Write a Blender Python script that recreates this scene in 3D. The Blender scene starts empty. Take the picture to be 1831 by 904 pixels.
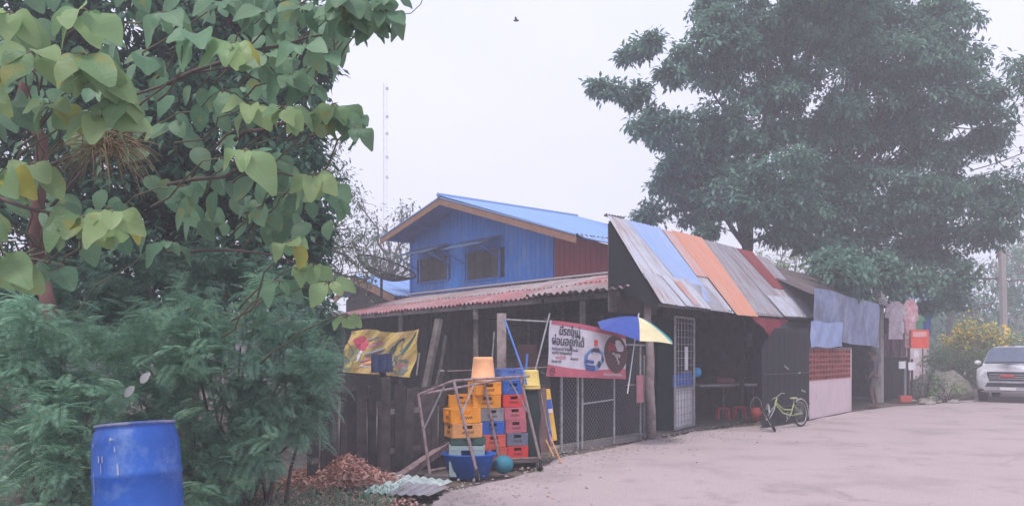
import bpy, math, random
import numpy as np
from mathutils import Vector, Matrix
random.seed(7); rng = np.random.default_rng(7)
R_ = math.radians
SC = bpy.context.scene
COL = SC.collection
# ------------------------------------------------------------------ camera, sky, sun, exposure
F, HZ, CX, EYE = 1400.0, 630.0, 915.5, 1.55
cam = bpy.data.cameras.new("camera"); camo = bpy.data.objects.new("camera", cam); COL.objects.link(camo)
camo.location = (0, 0, EYE); camo.rotation_euler = (R_(90), 0, 0)
cam.sensor_width = 36; cam.lens = 36 * F / 1831.0
cam.shift_y = (HZ - 452.0) / 1831.0
cam.clip_start = 0.05; cam.clip_end = 3000
SC.camera = camo
SC.view_settings.view_transform = 'Standard'; SC.view_settings.look = 'None'
SC.view_settings.exposure = 0.98
SC.cycles.volume_bounces = 2; SC.view_settings.gamma = 1
SUN_EL, SUN_AZ = R_(62), R_(200)
w = bpy.data.worlds.new("World"); SC.world = w; w.use_nodes = True
nt = w.node_tree; nt.nodes.clear()
out = nt.nodes.new("ShaderNodeOutputWorld"); bg = nt.nodes.new("ShaderNodeBackground"); bg2 = nt.nodes.new("ShaderNodeBackground")
sky = nt.nodes.new("ShaderNodeTexSky"); sky.sky_type = 'NISHITA'; sky.sun_disc = False
sky.sun_elevation = SUN_EL; sky.sun_rotation = SUN_AZ; sky.dust_density = 3
bg.inputs[1].default_value = 0.1
nt.links.new(sky.outputs[0], bg.inputs[0])
# overcast cloud layer: pale lavender with very soft grey drifts
tc = nt.nodes.new("ShaderNodeTexCoord"); mp = nt.nodes.new("ShaderNodeMapping"); mp.inputs['Scale'].default_value = (1, 1, 3)
nz = nt.nodes.new("ShaderNodeTexNoise"); nz.inputs['Scale'].default_value = 1.6; nz.inputs['Detail'].default_value = 5
cr = nt.nodes.new("ShaderNodeValToRGB")
cr.color_ramp.elements[0].position = .3; cr.color_ramp.elements[0].color = (.66, .685, .86, 1)
cr.color_ramp.elements[1].position = .65; cr.color_ramp.elements[1].color = (.775, .785, .96, 1)
nt.links.new(tc.outputs['Generated'], mp.inputs[0]); nt.links.new(mp.outputs[0], nz.inputs[0]); nt.links.new(nz.outputs[0], cr.inputs[0])
nt.links.new(cr.outputs[0], bg2.inputs[0]); bg2.inputs[1].default_value = .74
mx = nt.nodes.new("ShaderNodeMixShader"); mx.inputs[0].default_value = 0.93
nt.links.new(bg.outputs[0], mx.inputs[1]); nt.links.new(bg2.outputs[0], mx.inputs[2]); nt.links.new(mx.outputs[0], out.inputs[0])
sl = bpy.data.lights.new("sun", 'SUN'); sl.energy = 1.5; sl.angle = R_(12); sl.color = (1, .95, .88)
so = bpy.data.objects.new("sun", sl); COL.objects.link(so)
sd = Vector((math.sin(SUN_AZ) * math.cos(SUN_EL), math.cos(SUN_AZ) * math.cos(SUN_EL), math.sin(SUN_EL)))
so.rotation_euler = sd.to_track_quat('Z', 'Y').to_euler(); so.location = (0, 0, 30)

# ------------------------------------------------------------------ helpers
def W(px, py, Y): return Vector(((px - CX) * Y / F, Y, EYE - (py - HZ) * Y / F))
def G(px, py, z=0.0):
    Y = F * (EYE - z) / (py - HZ); return Vector(((px - CX) * Y / F, Y, z))
def isect(px, p0, d):
    r = (px - CX) / F
    t = (r * p0[1] - p0[0]) / (d[0] - r * d[1])
    return Vector((p0[0] + d[0] * t, p0[1] + d[1] * t, 0)), t
def zat(py, Y): return EYE - (py - HZ) * Y / F
RD, RN = Vector((.64, .769, 0)), Vector((-.769, .64, 0))      # along the road front, and away from the road
SD, SN = Vector((-.634, .773, 0)), Vector((.773, .634, 0))    # along the shed eave, and back from it
UP = Vector((0, 0, 1))
ORG = {}
class MB:
    def __init__(s): s.v = []; s.f = []; s.uv = {}
    def quad(s, a, b, c, d):
        n = len(s.v); s.v += [tuple(a), tuple(b), tuple(c), tuple(d)]; s.f.append((n, n+1, n+2, n+3)); return s
    def tri(s, a, b, c):
        n = len(s.v); s.v += [tuple(a), tuple(b), tuple(c)]; s.f.append((n, n+1, n+2)); return s
    def box(s, o, a, b, c):
        o, a, b, c = Vector(o), Vector(a), Vector(b), Vector(c); n = len(s.v)
        for k in (0, 1):
            for (i, j) in ((0, 0), (1, 0), (1, 1), (0, 1)): s.v.append(tuple(o + a*i + b*j + c*k))
        s.f += [(n, n+3, n+2, n+1), (n+4, n+5, n+6, n+7)] + [(n+i, n+(i+1) % 4, n+4+(i+1) % 4, n+4+i) for i in range(4)]
        return s
    def cbox(s, c, x, y, z): return s.box((c[0]-x/2, c[1]-y/2, c[2]-z/2), (x, 0, 0), (0, y, 0), (0, 0, z))
    def beam(s, p0, p1, w, h, up=(0, 0, 1)):
        p0, p1 = Vector(p0), Vector(p1); d = (p1-p0); u = Vector(up)
        if abs(d.normalized().dot(u)) > .97: u = Vector((1, 0, 0))
        a = d.cross(u).normalized(); b = a.cross(d).normalized()
        return s.box(p0 - a*w/2 - b*h/2, a*w, b*h, d)
    def tube(s, pts, r, n=8, cap=True):
        pts = [Vector(p) for p in pts]; rr = r if isinstance(r, (list, tuple)) else [r]*len(pts); base = len(s.v); m = len(pts)
        prev = None
        for i, p in enumerate(pts):
            d = (pts[min(i+1, m-1)] - pts[max(i-1, 0)]).normalized()
            u = prev if prev is not None else (Vector((1, 0, 0)) if abs(d.z) > .8 else UP)
            a = d.cross(u)
            if a.length < 1e-4: a = d.cross(Vector((0, 1, 0)))
            a.normalize(); b = a.cross(d).normalized(); prev = b
            for k in range(n):
                t = 2*math.pi*k/n; s.v.append(tuple(p + a*math.cos(t)*rr[i] + b*math.sin(t)*rr[i]))
        for i in range(m-1):
            for k in range(n):
                s.f.append((base+i*n+k, base+i*n+(k+1) % n, base+(i+1)*n+(k+1) % n, base+(i+1)*n+k))
        if cap: s.f.append(tuple(base+k for k in range(n))[::-1]); s.f.append(tuple(base+(m-1)*n+k for k in range(n)))
        return s
    def lathe(s, prof, n=24, M=None, sx=1, sy=1):
        base = len(s.v); M = M or Matrix()
        for (r, z) in prof:
            for k in range(n):
                t = 2*math.pi*k/n; s.v.append(tuple(M @ Vector((r*math.cos(t)*sx, r*math.sin(t)*sy, z))))
        for i in range(len(prof)-1):
            for k in range(n): s.f.append((base+i*n+k, base+i*n+(k+1) % n, base+(i+1)*n+(k+1) % n, base+(i+1)*n+k))
        return s
    def corr(s, a, b, c, d, pitch=.12, amp=.02, rows=4, seg=6, th=.004, jag=0):
        """corrugated sheet a-b along the bottom edge, d-c along the top; uv u across, v up"""
        a, b, c, d = map(Vector, (a, b, c, d)); L = ((b-a).length + (c-d).length)/2; nw = max(1, round(L/pitch)); m = nw*seg
        N = (b-a).cross(d-a).normalized()
        if N.z < 0: N = -N
        base = len(s.v)
        for lay in (0, 1):
            for j in range(rows+1):
                for i in range(m+1):
                    u, v = i/m, j/rows; 
                    p = (a.lerp(b, u)).lerp(d.lerp(c, u), v)
                    wv = math.sin(2*math.pi*u*nw) * amp
                    jj = (d-a).normalized()*(random.uniform(-jag, jag)) if (jag and j in (0, rows) and lay == 0) else Vector()
                    s.v.append(tuple(p + N*(wv - lay*th) + jj)); s.uv[len(s.v)-1] = (u*L, v*(d-a).length)
        K = (m+1)*(rows+1)
        for lay in (0, 1):
            for j in range(rows):
                for i in range(m):
                    q = base+lay*K+j*(m+1)+i; f = (q, q+1, q+m+2, q+m+1); s.f.append(f if lay == 0 else f[::-1])
        return s
    def sphere(s, c, r, n=12, m=8, sc=(1, 1, 1)):
        return s.lathe([(max(1e-4, math.sin(math.pi*i/m))*r, -math.cos(math.pi*i/m)*r) for i in range(m+1)], n,
                       Matrix.Translation(Vector(c)) @ Matrix.Diagonal((*sc, 1)))
    def jitter(s, a):
        s.v = [tuple(x + random.uniform(-a, a) for x in v) for v in s.v]; return s
    def build(s, name, mat, parent=None, smooth=False, bevel=0):
        off = ORG[parent.name] if parent else None
        if off is None:
            A = np.array(s.v); off = Vector(((A[:, 0].min()+A[:, 0].max())/2, (A[:, 1].min()+A[:, 1].max())/2, A[:, 2].min()))
        me = bpy.data.meshes.new(name)
        me.from_pydata([(v[0]-off[0], v[1]-off[1], v[2]-off[2]) for v in s.v], [], s.f)
        if s.uv:
            ul = me.uv_layers.new(name="UVMap")
            for lp in me.loops: ul.data[lp.index].uv = s.uv.get(lp.vertex_index, (0, 0))
        if smooth: me.polygons.foreach_set('use_smooth', [True]*len(me.polygons))
        me.update()
        o = bpy.data.objects.new(name, me); COL.objects.link(o)
        if mat: me.materials.append(mat)
        if parent: o.parent = parent
        else: o.location = off
        ORG[o.name] = off
        if bevel:
            b = o.modifiers.new("bevel", 'BEVEL'); b.width = bevel; b.segments = 2; b.limit_method = 'ANGLE'
        return o
def tag(o, label=None, cat=None, group=None, kind=None):
    if label: o['label'] = label
    if cat: o['category'] = cat
    if group: o['group'] = group
    if kind: o['kind'] = kind
    return o
def thing(name, loc, label, cat, group=None):
    o = bpy.data.objects.new(name, None); COL.objects.link(o); o.location = loc; o.empty_display_size = .1
    ORG[o.name] = Vector(loc); return tag(o, label, cat, group)
def dup(o, parent=None):
    c = o.copy(); COL.objects.link(c); c.parent = parent
    for ch in [x for x in o.children]: dup(ch, c)
    return c
def cloud(name, verts, faces, mat, parent, uv=None, kind=None, smooth=False):
    """big numpy mesh. verts (N,3), faces (M,k) of one size k"""
    off = np.array(ORG[parent.name]) if parent else np.zeros(3)
    me = bpy.data.meshes.new(name); k = faces.shape[1]; M = faces.shape[0]
    me.vertices.add(len(verts)); me.vertices.foreach_set('co', (verts-off).astype(np.float32).ravel())
    me.loops.add(M*k); me.loops.foreach_set('vertex_index', faces.astype(np.int32).ravel())
    me.polygons.add(M); me.polygons.foreach_set('loop_start', np.arange(0, M*k, k, dtype=np.int32))
    if smooth: me.polygons.foreach_set('use_smooth', np.ones(M, bool))
    if uv is not None:
        ul = me.uv_layers.new(name="UVMap"); ul.data.foreach_set('uv', uv[faces.ravel()].astype(np.float32).ravel())
    me.update(calc_edges=True); me.materials.append(mat)
    o = bpy.data.objects.new(name, me); COL.objects.link(o)
    if parent: o.parent = parent
    if kind: o['kind'] = kind
    ORG[o.name] = Vector(off); return o

# ------------------------------------------------------------------ materials
def nodes(m):
    m.use_nodes = True; t = m.node_tree; return t, t.nodes["Principled BSDF"]
def mat(name, c, c2=None, rough=.8, scale=3, stain=None, stain_amt=.5, streak=False, bump=.0, bscale=40, metal=0, rand=.0, detail=6, spec=.3, world=False):
    m = bpy.data.materials.new(name); t, p = nodes(m); L = t.links.new
    p.inputs['Roughness'].default_value = rough; p.inputs['Metallic'].default_value = metal; p.inputs['Specular IOR Level'].default_value = spec
    tc = t.nodes.new("ShaderNodeTexCoord"); mp = t.nodes.new("ShaderNodeMapping")
    if world:
        g = t.nodes.new("ShaderNodeNewGeometry"); L(g.outputs['Position'], mp.inputs[0])
    else: L(tc.outputs['UV' if streak else 'Object'], mp.inputs[0])
    if streak: mp.inputs['Scale'].default_value = (3.5, .55, 1)
    oi = t.nodes.new("ShaderNodeObjectInfo")
    if not world: 
        cx = t.nodes.new("ShaderNodeCombineXYZ"); ml = t.nodes.new("ShaderNodeMath"); ml.operation = 'MULTIPLY'; ml.inputs[1].default_value = 37
        L(oi.outputs['Random'], ml.inputs[0]); L(ml.outputs[0], cx.inputs[0]); L(ml.outputs[0], cx.inputs[1]); L(cx.outputs[0], mp.inputs['Location'])
    n = t.nodes.new("ShaderNodeTexNoise"); n.inputs['Scale'].default_value = scale; n.inputs['Detail'].default_value = detail; n.inputs['Roughness'].default_value = .65
    L(mp.outputs[0], n.inputs[0])
    mx = t.nodes.new("ShaderNodeMix"); mx.data_type = 'RGBA'
    c2 = c2 or tuple(x*.7 for x in c)
    mx.inputs[6].default_value = (*c, 1); mx.inputs[7].default_value = (*c2, 1)
    r = t.nodes.new("ShaderNodeMapRange"); r.inputs[1].default_value = .35; r.inputs[2].default_value = .65; L(n.outputs[0], r.inputs[0]); L(r.outputs[0], mx.inputs[0])
    colout = mx.outputs[2]
    if stain:
        n2 = t.nodes.new("ShaderNodeTexNoise"); n2.inputs['Scale'].default_value = scale*.6; n2.inputs['Detail'].default_value = 8; n2.inputs['Roughness'].default_value = .75
        mp2 = t.nodes.new("ShaderNodeMapping"); mp2.inputs['Location'].default_value = (7.3, 2.1, 4.4); L(mp.outputs[0], mp2.inputs[0]); L(mp2.outputs[0], n2.inputs[0])
        r2 = t.nodes.new("ShaderNodeMapRange"); r2.inputs[1].default_value = .62-.25*stain_amt; r2.inputs[2].default_value = .78-.2*stain_amt; L(n2.outputs[0], r2.inputs[0])
        m2 = t.nodes.new("ShaderNodeMix"); m2.data_type = 'RGBA'; m2.inputs[7].default_value = (*stain, 1)
        L(r2.outputs[0], m2.inputs[0]); L(colout, m2.inputs[6]); colout = m2.outputs[2]
    if rand:
        h = t.nodes.new("ShaderNodeHueSaturation"); r3 = t.nodes.new("ShaderNodeMapRange"); r3.inputs[3].default_value = 1-rand; r3.inputs[4].default_value = 1+rand
        L(oi.outputs['Random'], r3.inputs[0]); L(r3.outputs[0], h.inputs['Value']); L(colout, h.inputs['Color']); colout = h.outputs[0]
    L(colout, p.inputs['Base Color'])
    if bump:
        nb = t.nodes.new("ShaderNodeTexNoise"); nb.inputs['Scale'].default_value = bscale; nb.inputs['Detail'].default_value = 5; L(mp.outputs[0], nb.inputs[0])
        b = t.nodes.new("ShaderNodeBump"); b.inputs['Strength'].default_value = bump; b.inputs['Distance'].default_value = .01; L(nb.outputs[0], b.inputs['Height']); L(b.outputs[0], p.inputs['Normal'])
    return m
def leafmat(name, c, c2, c3=None, trans=.35, vein=False, rough=.5, c3pos=.9):
    m = bpy.data.materials.new(name); t, p = nodes(m); L = t.links.new
    g = t.nodes.new("ShaderNodeNewGeometry"); oi = t.nodes.new("ShaderNodeObjectInfo")
    ad = t.nodes.new("ShaderNodeMath"); ad.operation = 'ADD'; L(g.outputs['Random Per Island'], ad.inputs[0]); L(oi.outputs['Random'], ad.inputs[1])
    fr = t.nodes.new("ShaderNodeMath"); fr.operation = 'FRACT'; L(ad.outputs[0], fr.inputs[0])
    r = t.nodes.new("ShaderNodeValToRGB"); e = r.color_ramp.elements; e[0].position = 0; e[0].color = (*c, 1); e[1].position = c3pos-.03 if c3 else 1; e[1].color = (*c2, 1)
    if c3: q = e.new(1.0); q.color = (*c3, 1)
    L(fr.outputs[0], r.inputs[0]); co = r.outputs[0]
    n = t.nodes.new("ShaderNodeTexNoise"); n.inputs['Scale'].default_value = 1.2; n.inputs['Detail'].default_value = 3; L(g.outputs['Position'], n.inputs[0])
    h = t.nodes.new("ShaderNodeHueSaturation"); rr = t.nodes.new("ShaderNodeMapRange"); rr.inputs[1].default_value = .3; rr.inputs[2].default_value = .7; rr.inputs[3].default_value = .75; rr.inputs[4].default_value = 1.25
    L(n.outputs[0], rr.inputs[0]); L(rr.outputs[0], h.inputs['Value']); L(co, h.inputs['Color']); co = h.outputs[0]
    if vein:
        tc = t.nodes.new("ShaderNodeTexCoord"); sp = t.nodes.new("ShaderNodeSeparateXYZ"); L(tc.outputs['UV'], sp.inputs[0])
        def mth(op, a, b=None, c_=None):
            q = t.nodes.new("ShaderNodeMath"); q.operation = op
            for i, x in enumerate((a, b, c_)):
                if x is None: continue
                if isinstance(x, (int, float)): q.inputs[i].default_value = x
                else: L(x, q.inputs[i])
            return q.outputs[0]
        av = mth('ABSOLUTE', sp.outputs[1])
        mid = mth('LESS_THAN', av, .035)
        ph = mth('FRACT', mth('MULTIPLY', mth('SUBTRACT', sp.outputs[0], mth('MULTIPLY', av, .28)), 9.0))
        sv = mth('LESS_THAN', ph, .13)
        vv = mth('MULTIPLY', mth('MAXIMUM', mid, sv), .32)
        m3 = t.nodes.new("ShaderNodeMix"); m3.data_type = 'RGBA'; m3.inputs[7].default_value = (.30, .40, .20, 1); L(vv, m3.inputs[0]); L(co, m3.inputs[6]); co = m3.outputs[2]
        # yellow and brown blotches towards some margins
        n2 = t.nodes.new("ShaderNodeTexNoise"); n2.inputs['Scale'].default_value = 5; n2.inputs['Detail'].default_value = 4; L(g.outputs['Position'], n2.inputs[0])
        r4 = t.nodes.new("ShaderNodeMapRange"); r4.inputs[1].default_value = .60; r4.inputs[2].default_value = .70; L(n2.outputs[0], r4.inputs[0])
        m4 = t.nodes.new("ShaderNodeMix"); m4.data_type = 'RGBA'; m4.inputs[7].default_value = (.38, .33, .06, 1); L(mth('MULTIPLY', r4.outputs[0], .6), m4.inputs[0]); L(co, m4.inputs[6]); co = m4.outputs[2]
        nb_ = t.nodes.new('ShaderNodeTexNoise'); nb_.inputs['Scale'].default_value = 45; L(g.outputs['Position'], nb_.inputs[0]); ph = mth('ADD', ph, mth('MULTIPLY', nb_.outputs[0], 2.0))
        bmp = t.nodes.new("ShaderNodeBump"); bmp.inputs['Strength'].default_value = .5; bmp.inputs['Distance'].default_value = .004; L(ph, bmp.inputs['Height']); L(bmp.outputs[0], p.inputs['Normal'])
    L(co, p.inputs['Base Color']); p.inputs['Roughness'].default_value = rough; p.inputs['Specular IOR Level'].default_value = .35
    tr = t.nodes.new("ShaderNodeBsdfTranslucent"); L(co, tr.inputs[0])
    ms = t.nodes.new("ShaderNodeMixShader"); ms.inputs[0].default_value = trans
    L(p.outputs[0], ms.inputs[1]); L(tr.outputs[0], ms.inputs[2]); L(ms.outputs[0], t.nodes["Material Output"].inputs[0])
    return m
M = {}
M['road'] = mat('concrete_road', (.43, .345, .355), (.395, .32, .33), .9, .8, stain=(.22, .18, .18), stain_amt=.25, bump=.35, bscale=30, world=True)
def roadmat():
    m = M['road']; t = m.node_tree; L = t.links.new; p = t.nodes['Principled BSDF']; src = p.inputs['Base Color'].links[0].from_socket
    g = t.nodes.new('ShaderNodeNewGeometry'); P = g.outputs['Position']
    def noise(sc, det=4):
        n = t.nodes.new('ShaderNodeTexNoise'); n.inputs['Scale'].default_value = sc; n.inputs['Detail'].default_value = det; L(P, n.inputs[0]); return n.outputs[0]
    def rng_(x, a, b, c=0., d=1.):
        q = t.nodes.new('ShaderNodeMapRange'); L(x, q.inputs[0]); q.inputs[1].default_value = a; q.inputs[2].default_value = b; q.inputs[3].default_value = c; q.inputs[4].default_value = d; return q.outputs[0]
    def mixc(f, a, col):
        q = t.nodes.new('ShaderNodeMix'); q.data_type = 'RGBA'; L(f, q.inputs[0]); L(a, q.inputs[6]); q.inputs[7].default_value = (*col, 1); return q.outputs[2]
    def mul(a, b):
        q = t.nodes.new('ShaderNodeMath'); q.operation = 'MULTIPLY'; L(a, q.inputs[0])
        if isinstance(b, float): q.inputs[1].default_value = b
        else: L(b, q.inputs[1])
        return q.outputs[0]
    c = mixc(mul(rng_(noise(55, 3), .52, .70), .7), src, (.20, .165, .17))
    c = mixc(mul(rng_(noise(90, 2), .60, .74), .5), c, (.56, .50, .50))
    c = mixc(mul(rng_(noise(.8, 8), .52, .72), .5), c, (.23, .19, .19))
    v = t.nodes.new('ShaderNodeTexVoronoi'); v.feature = 'DISTANCE_TO_EDGE'; v.inputs['Scale'].default_value = .33
    w_ = t.nodes.new('ShaderNodeVectorMath'); w_.operation = 'MULTIPLY_ADD'; nn = t.nodes.new('ShaderNodeTexNoise'); nn.inputs['Scale'].default_value = 1.5; nn.inputs['Detail'].default_value = 6; L(P, nn.inputs[0]); L(nn.outputs[1], w_.inputs[0]); w_.inputs[1].default_value = (.9, .9, 0); L(P, w_.inputs[2]); L(w_.outputs[0], v.inputs['Vector'])
    crk = mul(rng_(v.outputs[0], .0, .006, 1., 0.), rng_(noise(.4, 3), .48, .56)); c = mixc(mul(crk, .35), c, (.16, .13, .13))
    L(c, p.inputs['Base Color'])
roadmat()
M['dirt'] = mat('dirt', (.17, .125, .105), (.09, .07, .065), .95, 2.5, stain=(.05, .06, .035), bump=.8, bscale=14, world=True)
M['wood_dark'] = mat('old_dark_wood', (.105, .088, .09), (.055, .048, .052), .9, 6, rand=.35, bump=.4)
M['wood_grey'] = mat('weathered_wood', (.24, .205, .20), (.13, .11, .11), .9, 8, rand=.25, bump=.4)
M['wood_brown'] = mat('brown_fascia', (.30, .165, .11), (.22, .12, .085), .8, 6)
M['post'] = mat('pale_post', (.33, .27, .27), (.22, .17, .17), .85, 5, stain=(.1, .08, .08))
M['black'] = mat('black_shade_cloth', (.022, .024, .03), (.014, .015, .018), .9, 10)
M['blackgreen'] = mat('dark_green_cloth', (.02, .04, .04), (.018, .025, .028), .9, 8)
M['bluewall'] = mat('blue_paint', (.035, .23, .72), (.03, .19, .62), .6, 1.2, stain=(.14, .27, .56), stain_amt=.5, rand=.06, bump=.1)
M['bluetrim'] = mat('blue_paint_trim', (.05, .19, .62), (.045, .16, .55), .55, 2)
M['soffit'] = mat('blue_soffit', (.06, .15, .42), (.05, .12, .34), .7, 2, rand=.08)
M['blueroof'] = mat('blue_roof', (.22, .36, .66), (.18, .30, .58), .5, 3, streak=True, stain=(.2, .28, .45), stain_amt=.2)
M['redwall'] = mat('red_brown_wall', (.30, .04, .05), (.24, .035, .045), .7, 4, rand=.1)
M['redroof'] = mat('red_faded_roof', (.44, .12, .13), (.27, .09, .10), .85, 5, streak=True, stain=(.34, .28, .29), stain_amt=.8, rand=.15, bump=.2)
M['greyroof'] = mat('grey_faded_roof', (.38, .33, .34), (.24, .20, .21), .85, 4, streak=True, stain=(.42, .17, .16), stain_amt=.45, rand=.12, bump=.2)
M['zinc'] = mat('pale_zinc', (.52, .54, .62), (.43, .45, .53), .5, 3, streak=True, stain=(.34, .24, .21), stain_amt=.6, rand=.06)
M['zinc2'] = mat('dull_zinc', (.37, .37, .42), (.28, .28, .32), .6, 3, streak=True, stain=(.25, .17, .15), stain_amt=.65, rand=.06)
M['blues'] = mat('faded_blue_sheet', (.27, .39, .66), (.34, .44, .66), .55, 3, streak=True, stain=(.5, .5, .6), stain_amt=.35)
M['orange'] = mat('faded_orange_sheet', (.62, .29, .20), (.54, .25, .18), .6, 3, streak=True, stain=(.50, .36, .32), stain_amt=.45)
M['orange2'] = mat('worn_orange_sheet', (.60, .27, .20), (.5, .3, .27), .6, 3, streak=True, stain=(.45, .43, .47), stain_amt=.7)
M['dred'] = mat('dark_red_sheet', (.28, .06, .06), (.2, .05, .055), .7, 3, streak=True, stain=(.3, .2, .2), stain_amt=.3)
M['brownroof'] = mat('brown_grey_roof', (.15, .115, .12), (.10, .085, .09), .85, 3, streak=True, rand=.1)
M['white'] = mat('white_render', (.62, .50, .53), (.55, .44, .47), .85, 2, stain=(.38, .3, .31), stain_amt=.2)
M['whitep'] = mat('white_plastic', (.72, .72, .76), (.64, .64, .7), .5, 3)
M['pinkpipe'] = mat('rusty_pinkish_pipe', (.36, .28, .30), (.25, .16, .16), .6, 14, stain=(.13, .07, .06), stain_amt=.5)
M['pipe'] = mat('pale_steel_pipe', (.36, .36, .38), (.24, .23, .25), .5, 12, stain=(.14, .1, .1), stain_amt=.4)
M['wire'] = mat('fence_wire', (.20, .20, .22), (.13, .12, .13), .6, 20)
M['bluepole'] = mat('blue_pole', (.08, .2, .55), (.06, .15, .45), .5, 5)
M['barrel'] = mat('blue_plastic_drum', (.025, .12, .50), (.02, .095, .42), .42, 4, stain=(.14, .24, .52), stain_amt=.5, bump=.25, bscale=10)
M['tile'] = mat('red_tile', (.42, .12, .095), (.3, .085, .07), .6, 6, rand=.2)
M['rubber'] = mat('rubber', (.03, .03, .033), (.02, .02, .022), .8, 10)
M['chrome'] = mat('bicycle_steel', (.5, .5, .48), (.35, .33, .3), .35, 10, metal=.6)
M['bikeg'] = mat('yellow_green_paint', (.40, .44, .20), (.3, .34, .15), .4, 5)
def plain(k, c, rough=.55, **kw): M[k] = mat(k, c, tuple(x*.82 for x in c), rough, kw.pop('scale', 5), **kw)
plain('c_orange', (.88, .34, .03), scale=9, stain=(.30, .22, .20), stain_amt=.12, rand=.08); plain('c_lorange', (.80, .38, .14), scale=9, stain=(.30, .22, .20), stain_amt=.12, rand=.08); plain('c_red', (.74, .06, .06), scale=9, stain=(.30, .22, .20), stain_amt=.12, rand=.08); plain('c_pink', (.56, .15, .19), scale=9, stain=(.30, .22, .20), stain_amt=.12, rand=.08)
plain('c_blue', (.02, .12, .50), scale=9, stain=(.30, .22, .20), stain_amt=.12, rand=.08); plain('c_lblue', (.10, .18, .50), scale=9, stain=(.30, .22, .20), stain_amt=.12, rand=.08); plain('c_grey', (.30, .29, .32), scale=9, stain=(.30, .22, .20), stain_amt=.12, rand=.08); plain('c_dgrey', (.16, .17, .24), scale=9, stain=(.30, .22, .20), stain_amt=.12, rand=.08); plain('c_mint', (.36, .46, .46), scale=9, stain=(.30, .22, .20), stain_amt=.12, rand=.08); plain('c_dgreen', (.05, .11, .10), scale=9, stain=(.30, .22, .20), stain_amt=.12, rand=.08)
plain('c_peach', (.92, .46, .24)); plain('c_yellow', (.74, .56, .17)); plain('c_teal', (.03, .20, .28)); plain('mark', (.10, .05, .04)); plain('c_mred', (.66, .12, .09), scale=9, stain=(.30, .22, .20), stain_amt=.12, rand=.08)
plain('glass', (.16, .19, .28), rough=.12, spec=.8); plain('carpaint', (.68, .68, .74), rough=.35, metal=.1, spec=.5); plain('dark_plastic', (.03, .03, .035)); plain('lamp', (.6, .6, .65), rough=.1)
plain('red', (.55, .04, .05)); plain('concrete', (.34, .30, .29), rough=.9); plain('skin', (.13, .075, .06)); plain('hair', (.02, .018, .018)); plain('shirt', (.05, .055, .085)); plain('shorts', (.10, .09, .09)); plain('sandal', (.05, .03, .03))
plain('navy', (.03, .07, .33)); plain('cream', (.72, .63, .38)); plain('teal', (.05, .33, .38)); plain('pinkcloth', (.50, .22, .25)); plain('redcloth', (.48, .06, .08)); plain('greycloth', (.26, .28, .30)); plain('bluetarp', (.17, .25, .50), scale=3, stain=(.36, .36, .46), stain_amt=.3); plain('palebluetarp', (.28, .36, .58), scale=2.5, stain=(.5, .46, .52), stain_amt=.3); plain('darktarp', (.14, .145, .24), scale=2.5, stain=(.22, .19, .24), stain_amt=.3); plain('orangered', (.72, .10, .06)); plain('signwhite', (.70, .68, .72)); plain('bankred', (.60, .07, .12)); plain('ink', (.05, .05, .07)); plain('inkb', (.05, .10, .30)); plain('inklb', (.16, .28, .58)); plain('bark', (.13, .095, .09), rough=.95, bump=.6, bscale=20); plain('twig', (.16, .15, .10), rough=.9); plain('redbark', (.20, .105, .10), rough=.95, bump=.5, bscale=20); plain('yellow', (.75, .45, .04)); plain('bannery', (.60, .43, .11), scale=3, stain=(.42, .24, .14), stain_amt=.6); plain('awning', (.09, .13, .24)); plain('greenp', (.08, .22, .13)); plain('mintsheet', (.56, .66, .64), rough=.6, stain=(.25, .27, .26))
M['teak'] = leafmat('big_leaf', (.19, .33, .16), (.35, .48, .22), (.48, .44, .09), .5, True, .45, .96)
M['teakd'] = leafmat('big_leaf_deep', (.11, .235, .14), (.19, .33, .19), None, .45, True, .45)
M['small'] = leafmat('small_leaf', (.045, .115, .08), (.08, .17, .11), None, .4)
M['fern'] = leafmat('fine_leaf', (.15, .31, .23), (.25, .44, .31), (.40, .54, .28), .455, False, .6, .9)
M['tree'] = leafmat('droop_leaf', (.10, .205, .16), (.17, .32, .23), None, .42)
M['treefar'] = leafmat('far_leaf', (.08, .13, .08), (.13, .19, .10), None, .4)
M['bush'] = leafmat('bush_leaf', (.14, .25, .09), (.24, .36, .12), (.3, .3, .06), .3)
M['flower'] = leafmat('yellow_flower', (.82, .52, .04), (.85, .66, .10), None, .3)
M['dry'] = leafmat('dry_leaf', (.52, .27, .22), (.72, .46, .40), (.28, .14, .11), .2, False, .8)
M['straw'] = leafmat('straw', (.36, .26, .16), (.22, .18, .10), (.12, .14, .06), .2, False, .8)
M['paleleaf'] = leafmat('pale_dead_leaf', (.5, .5, .47), (.55, .54, .52), None, .2, False, .8)

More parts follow.
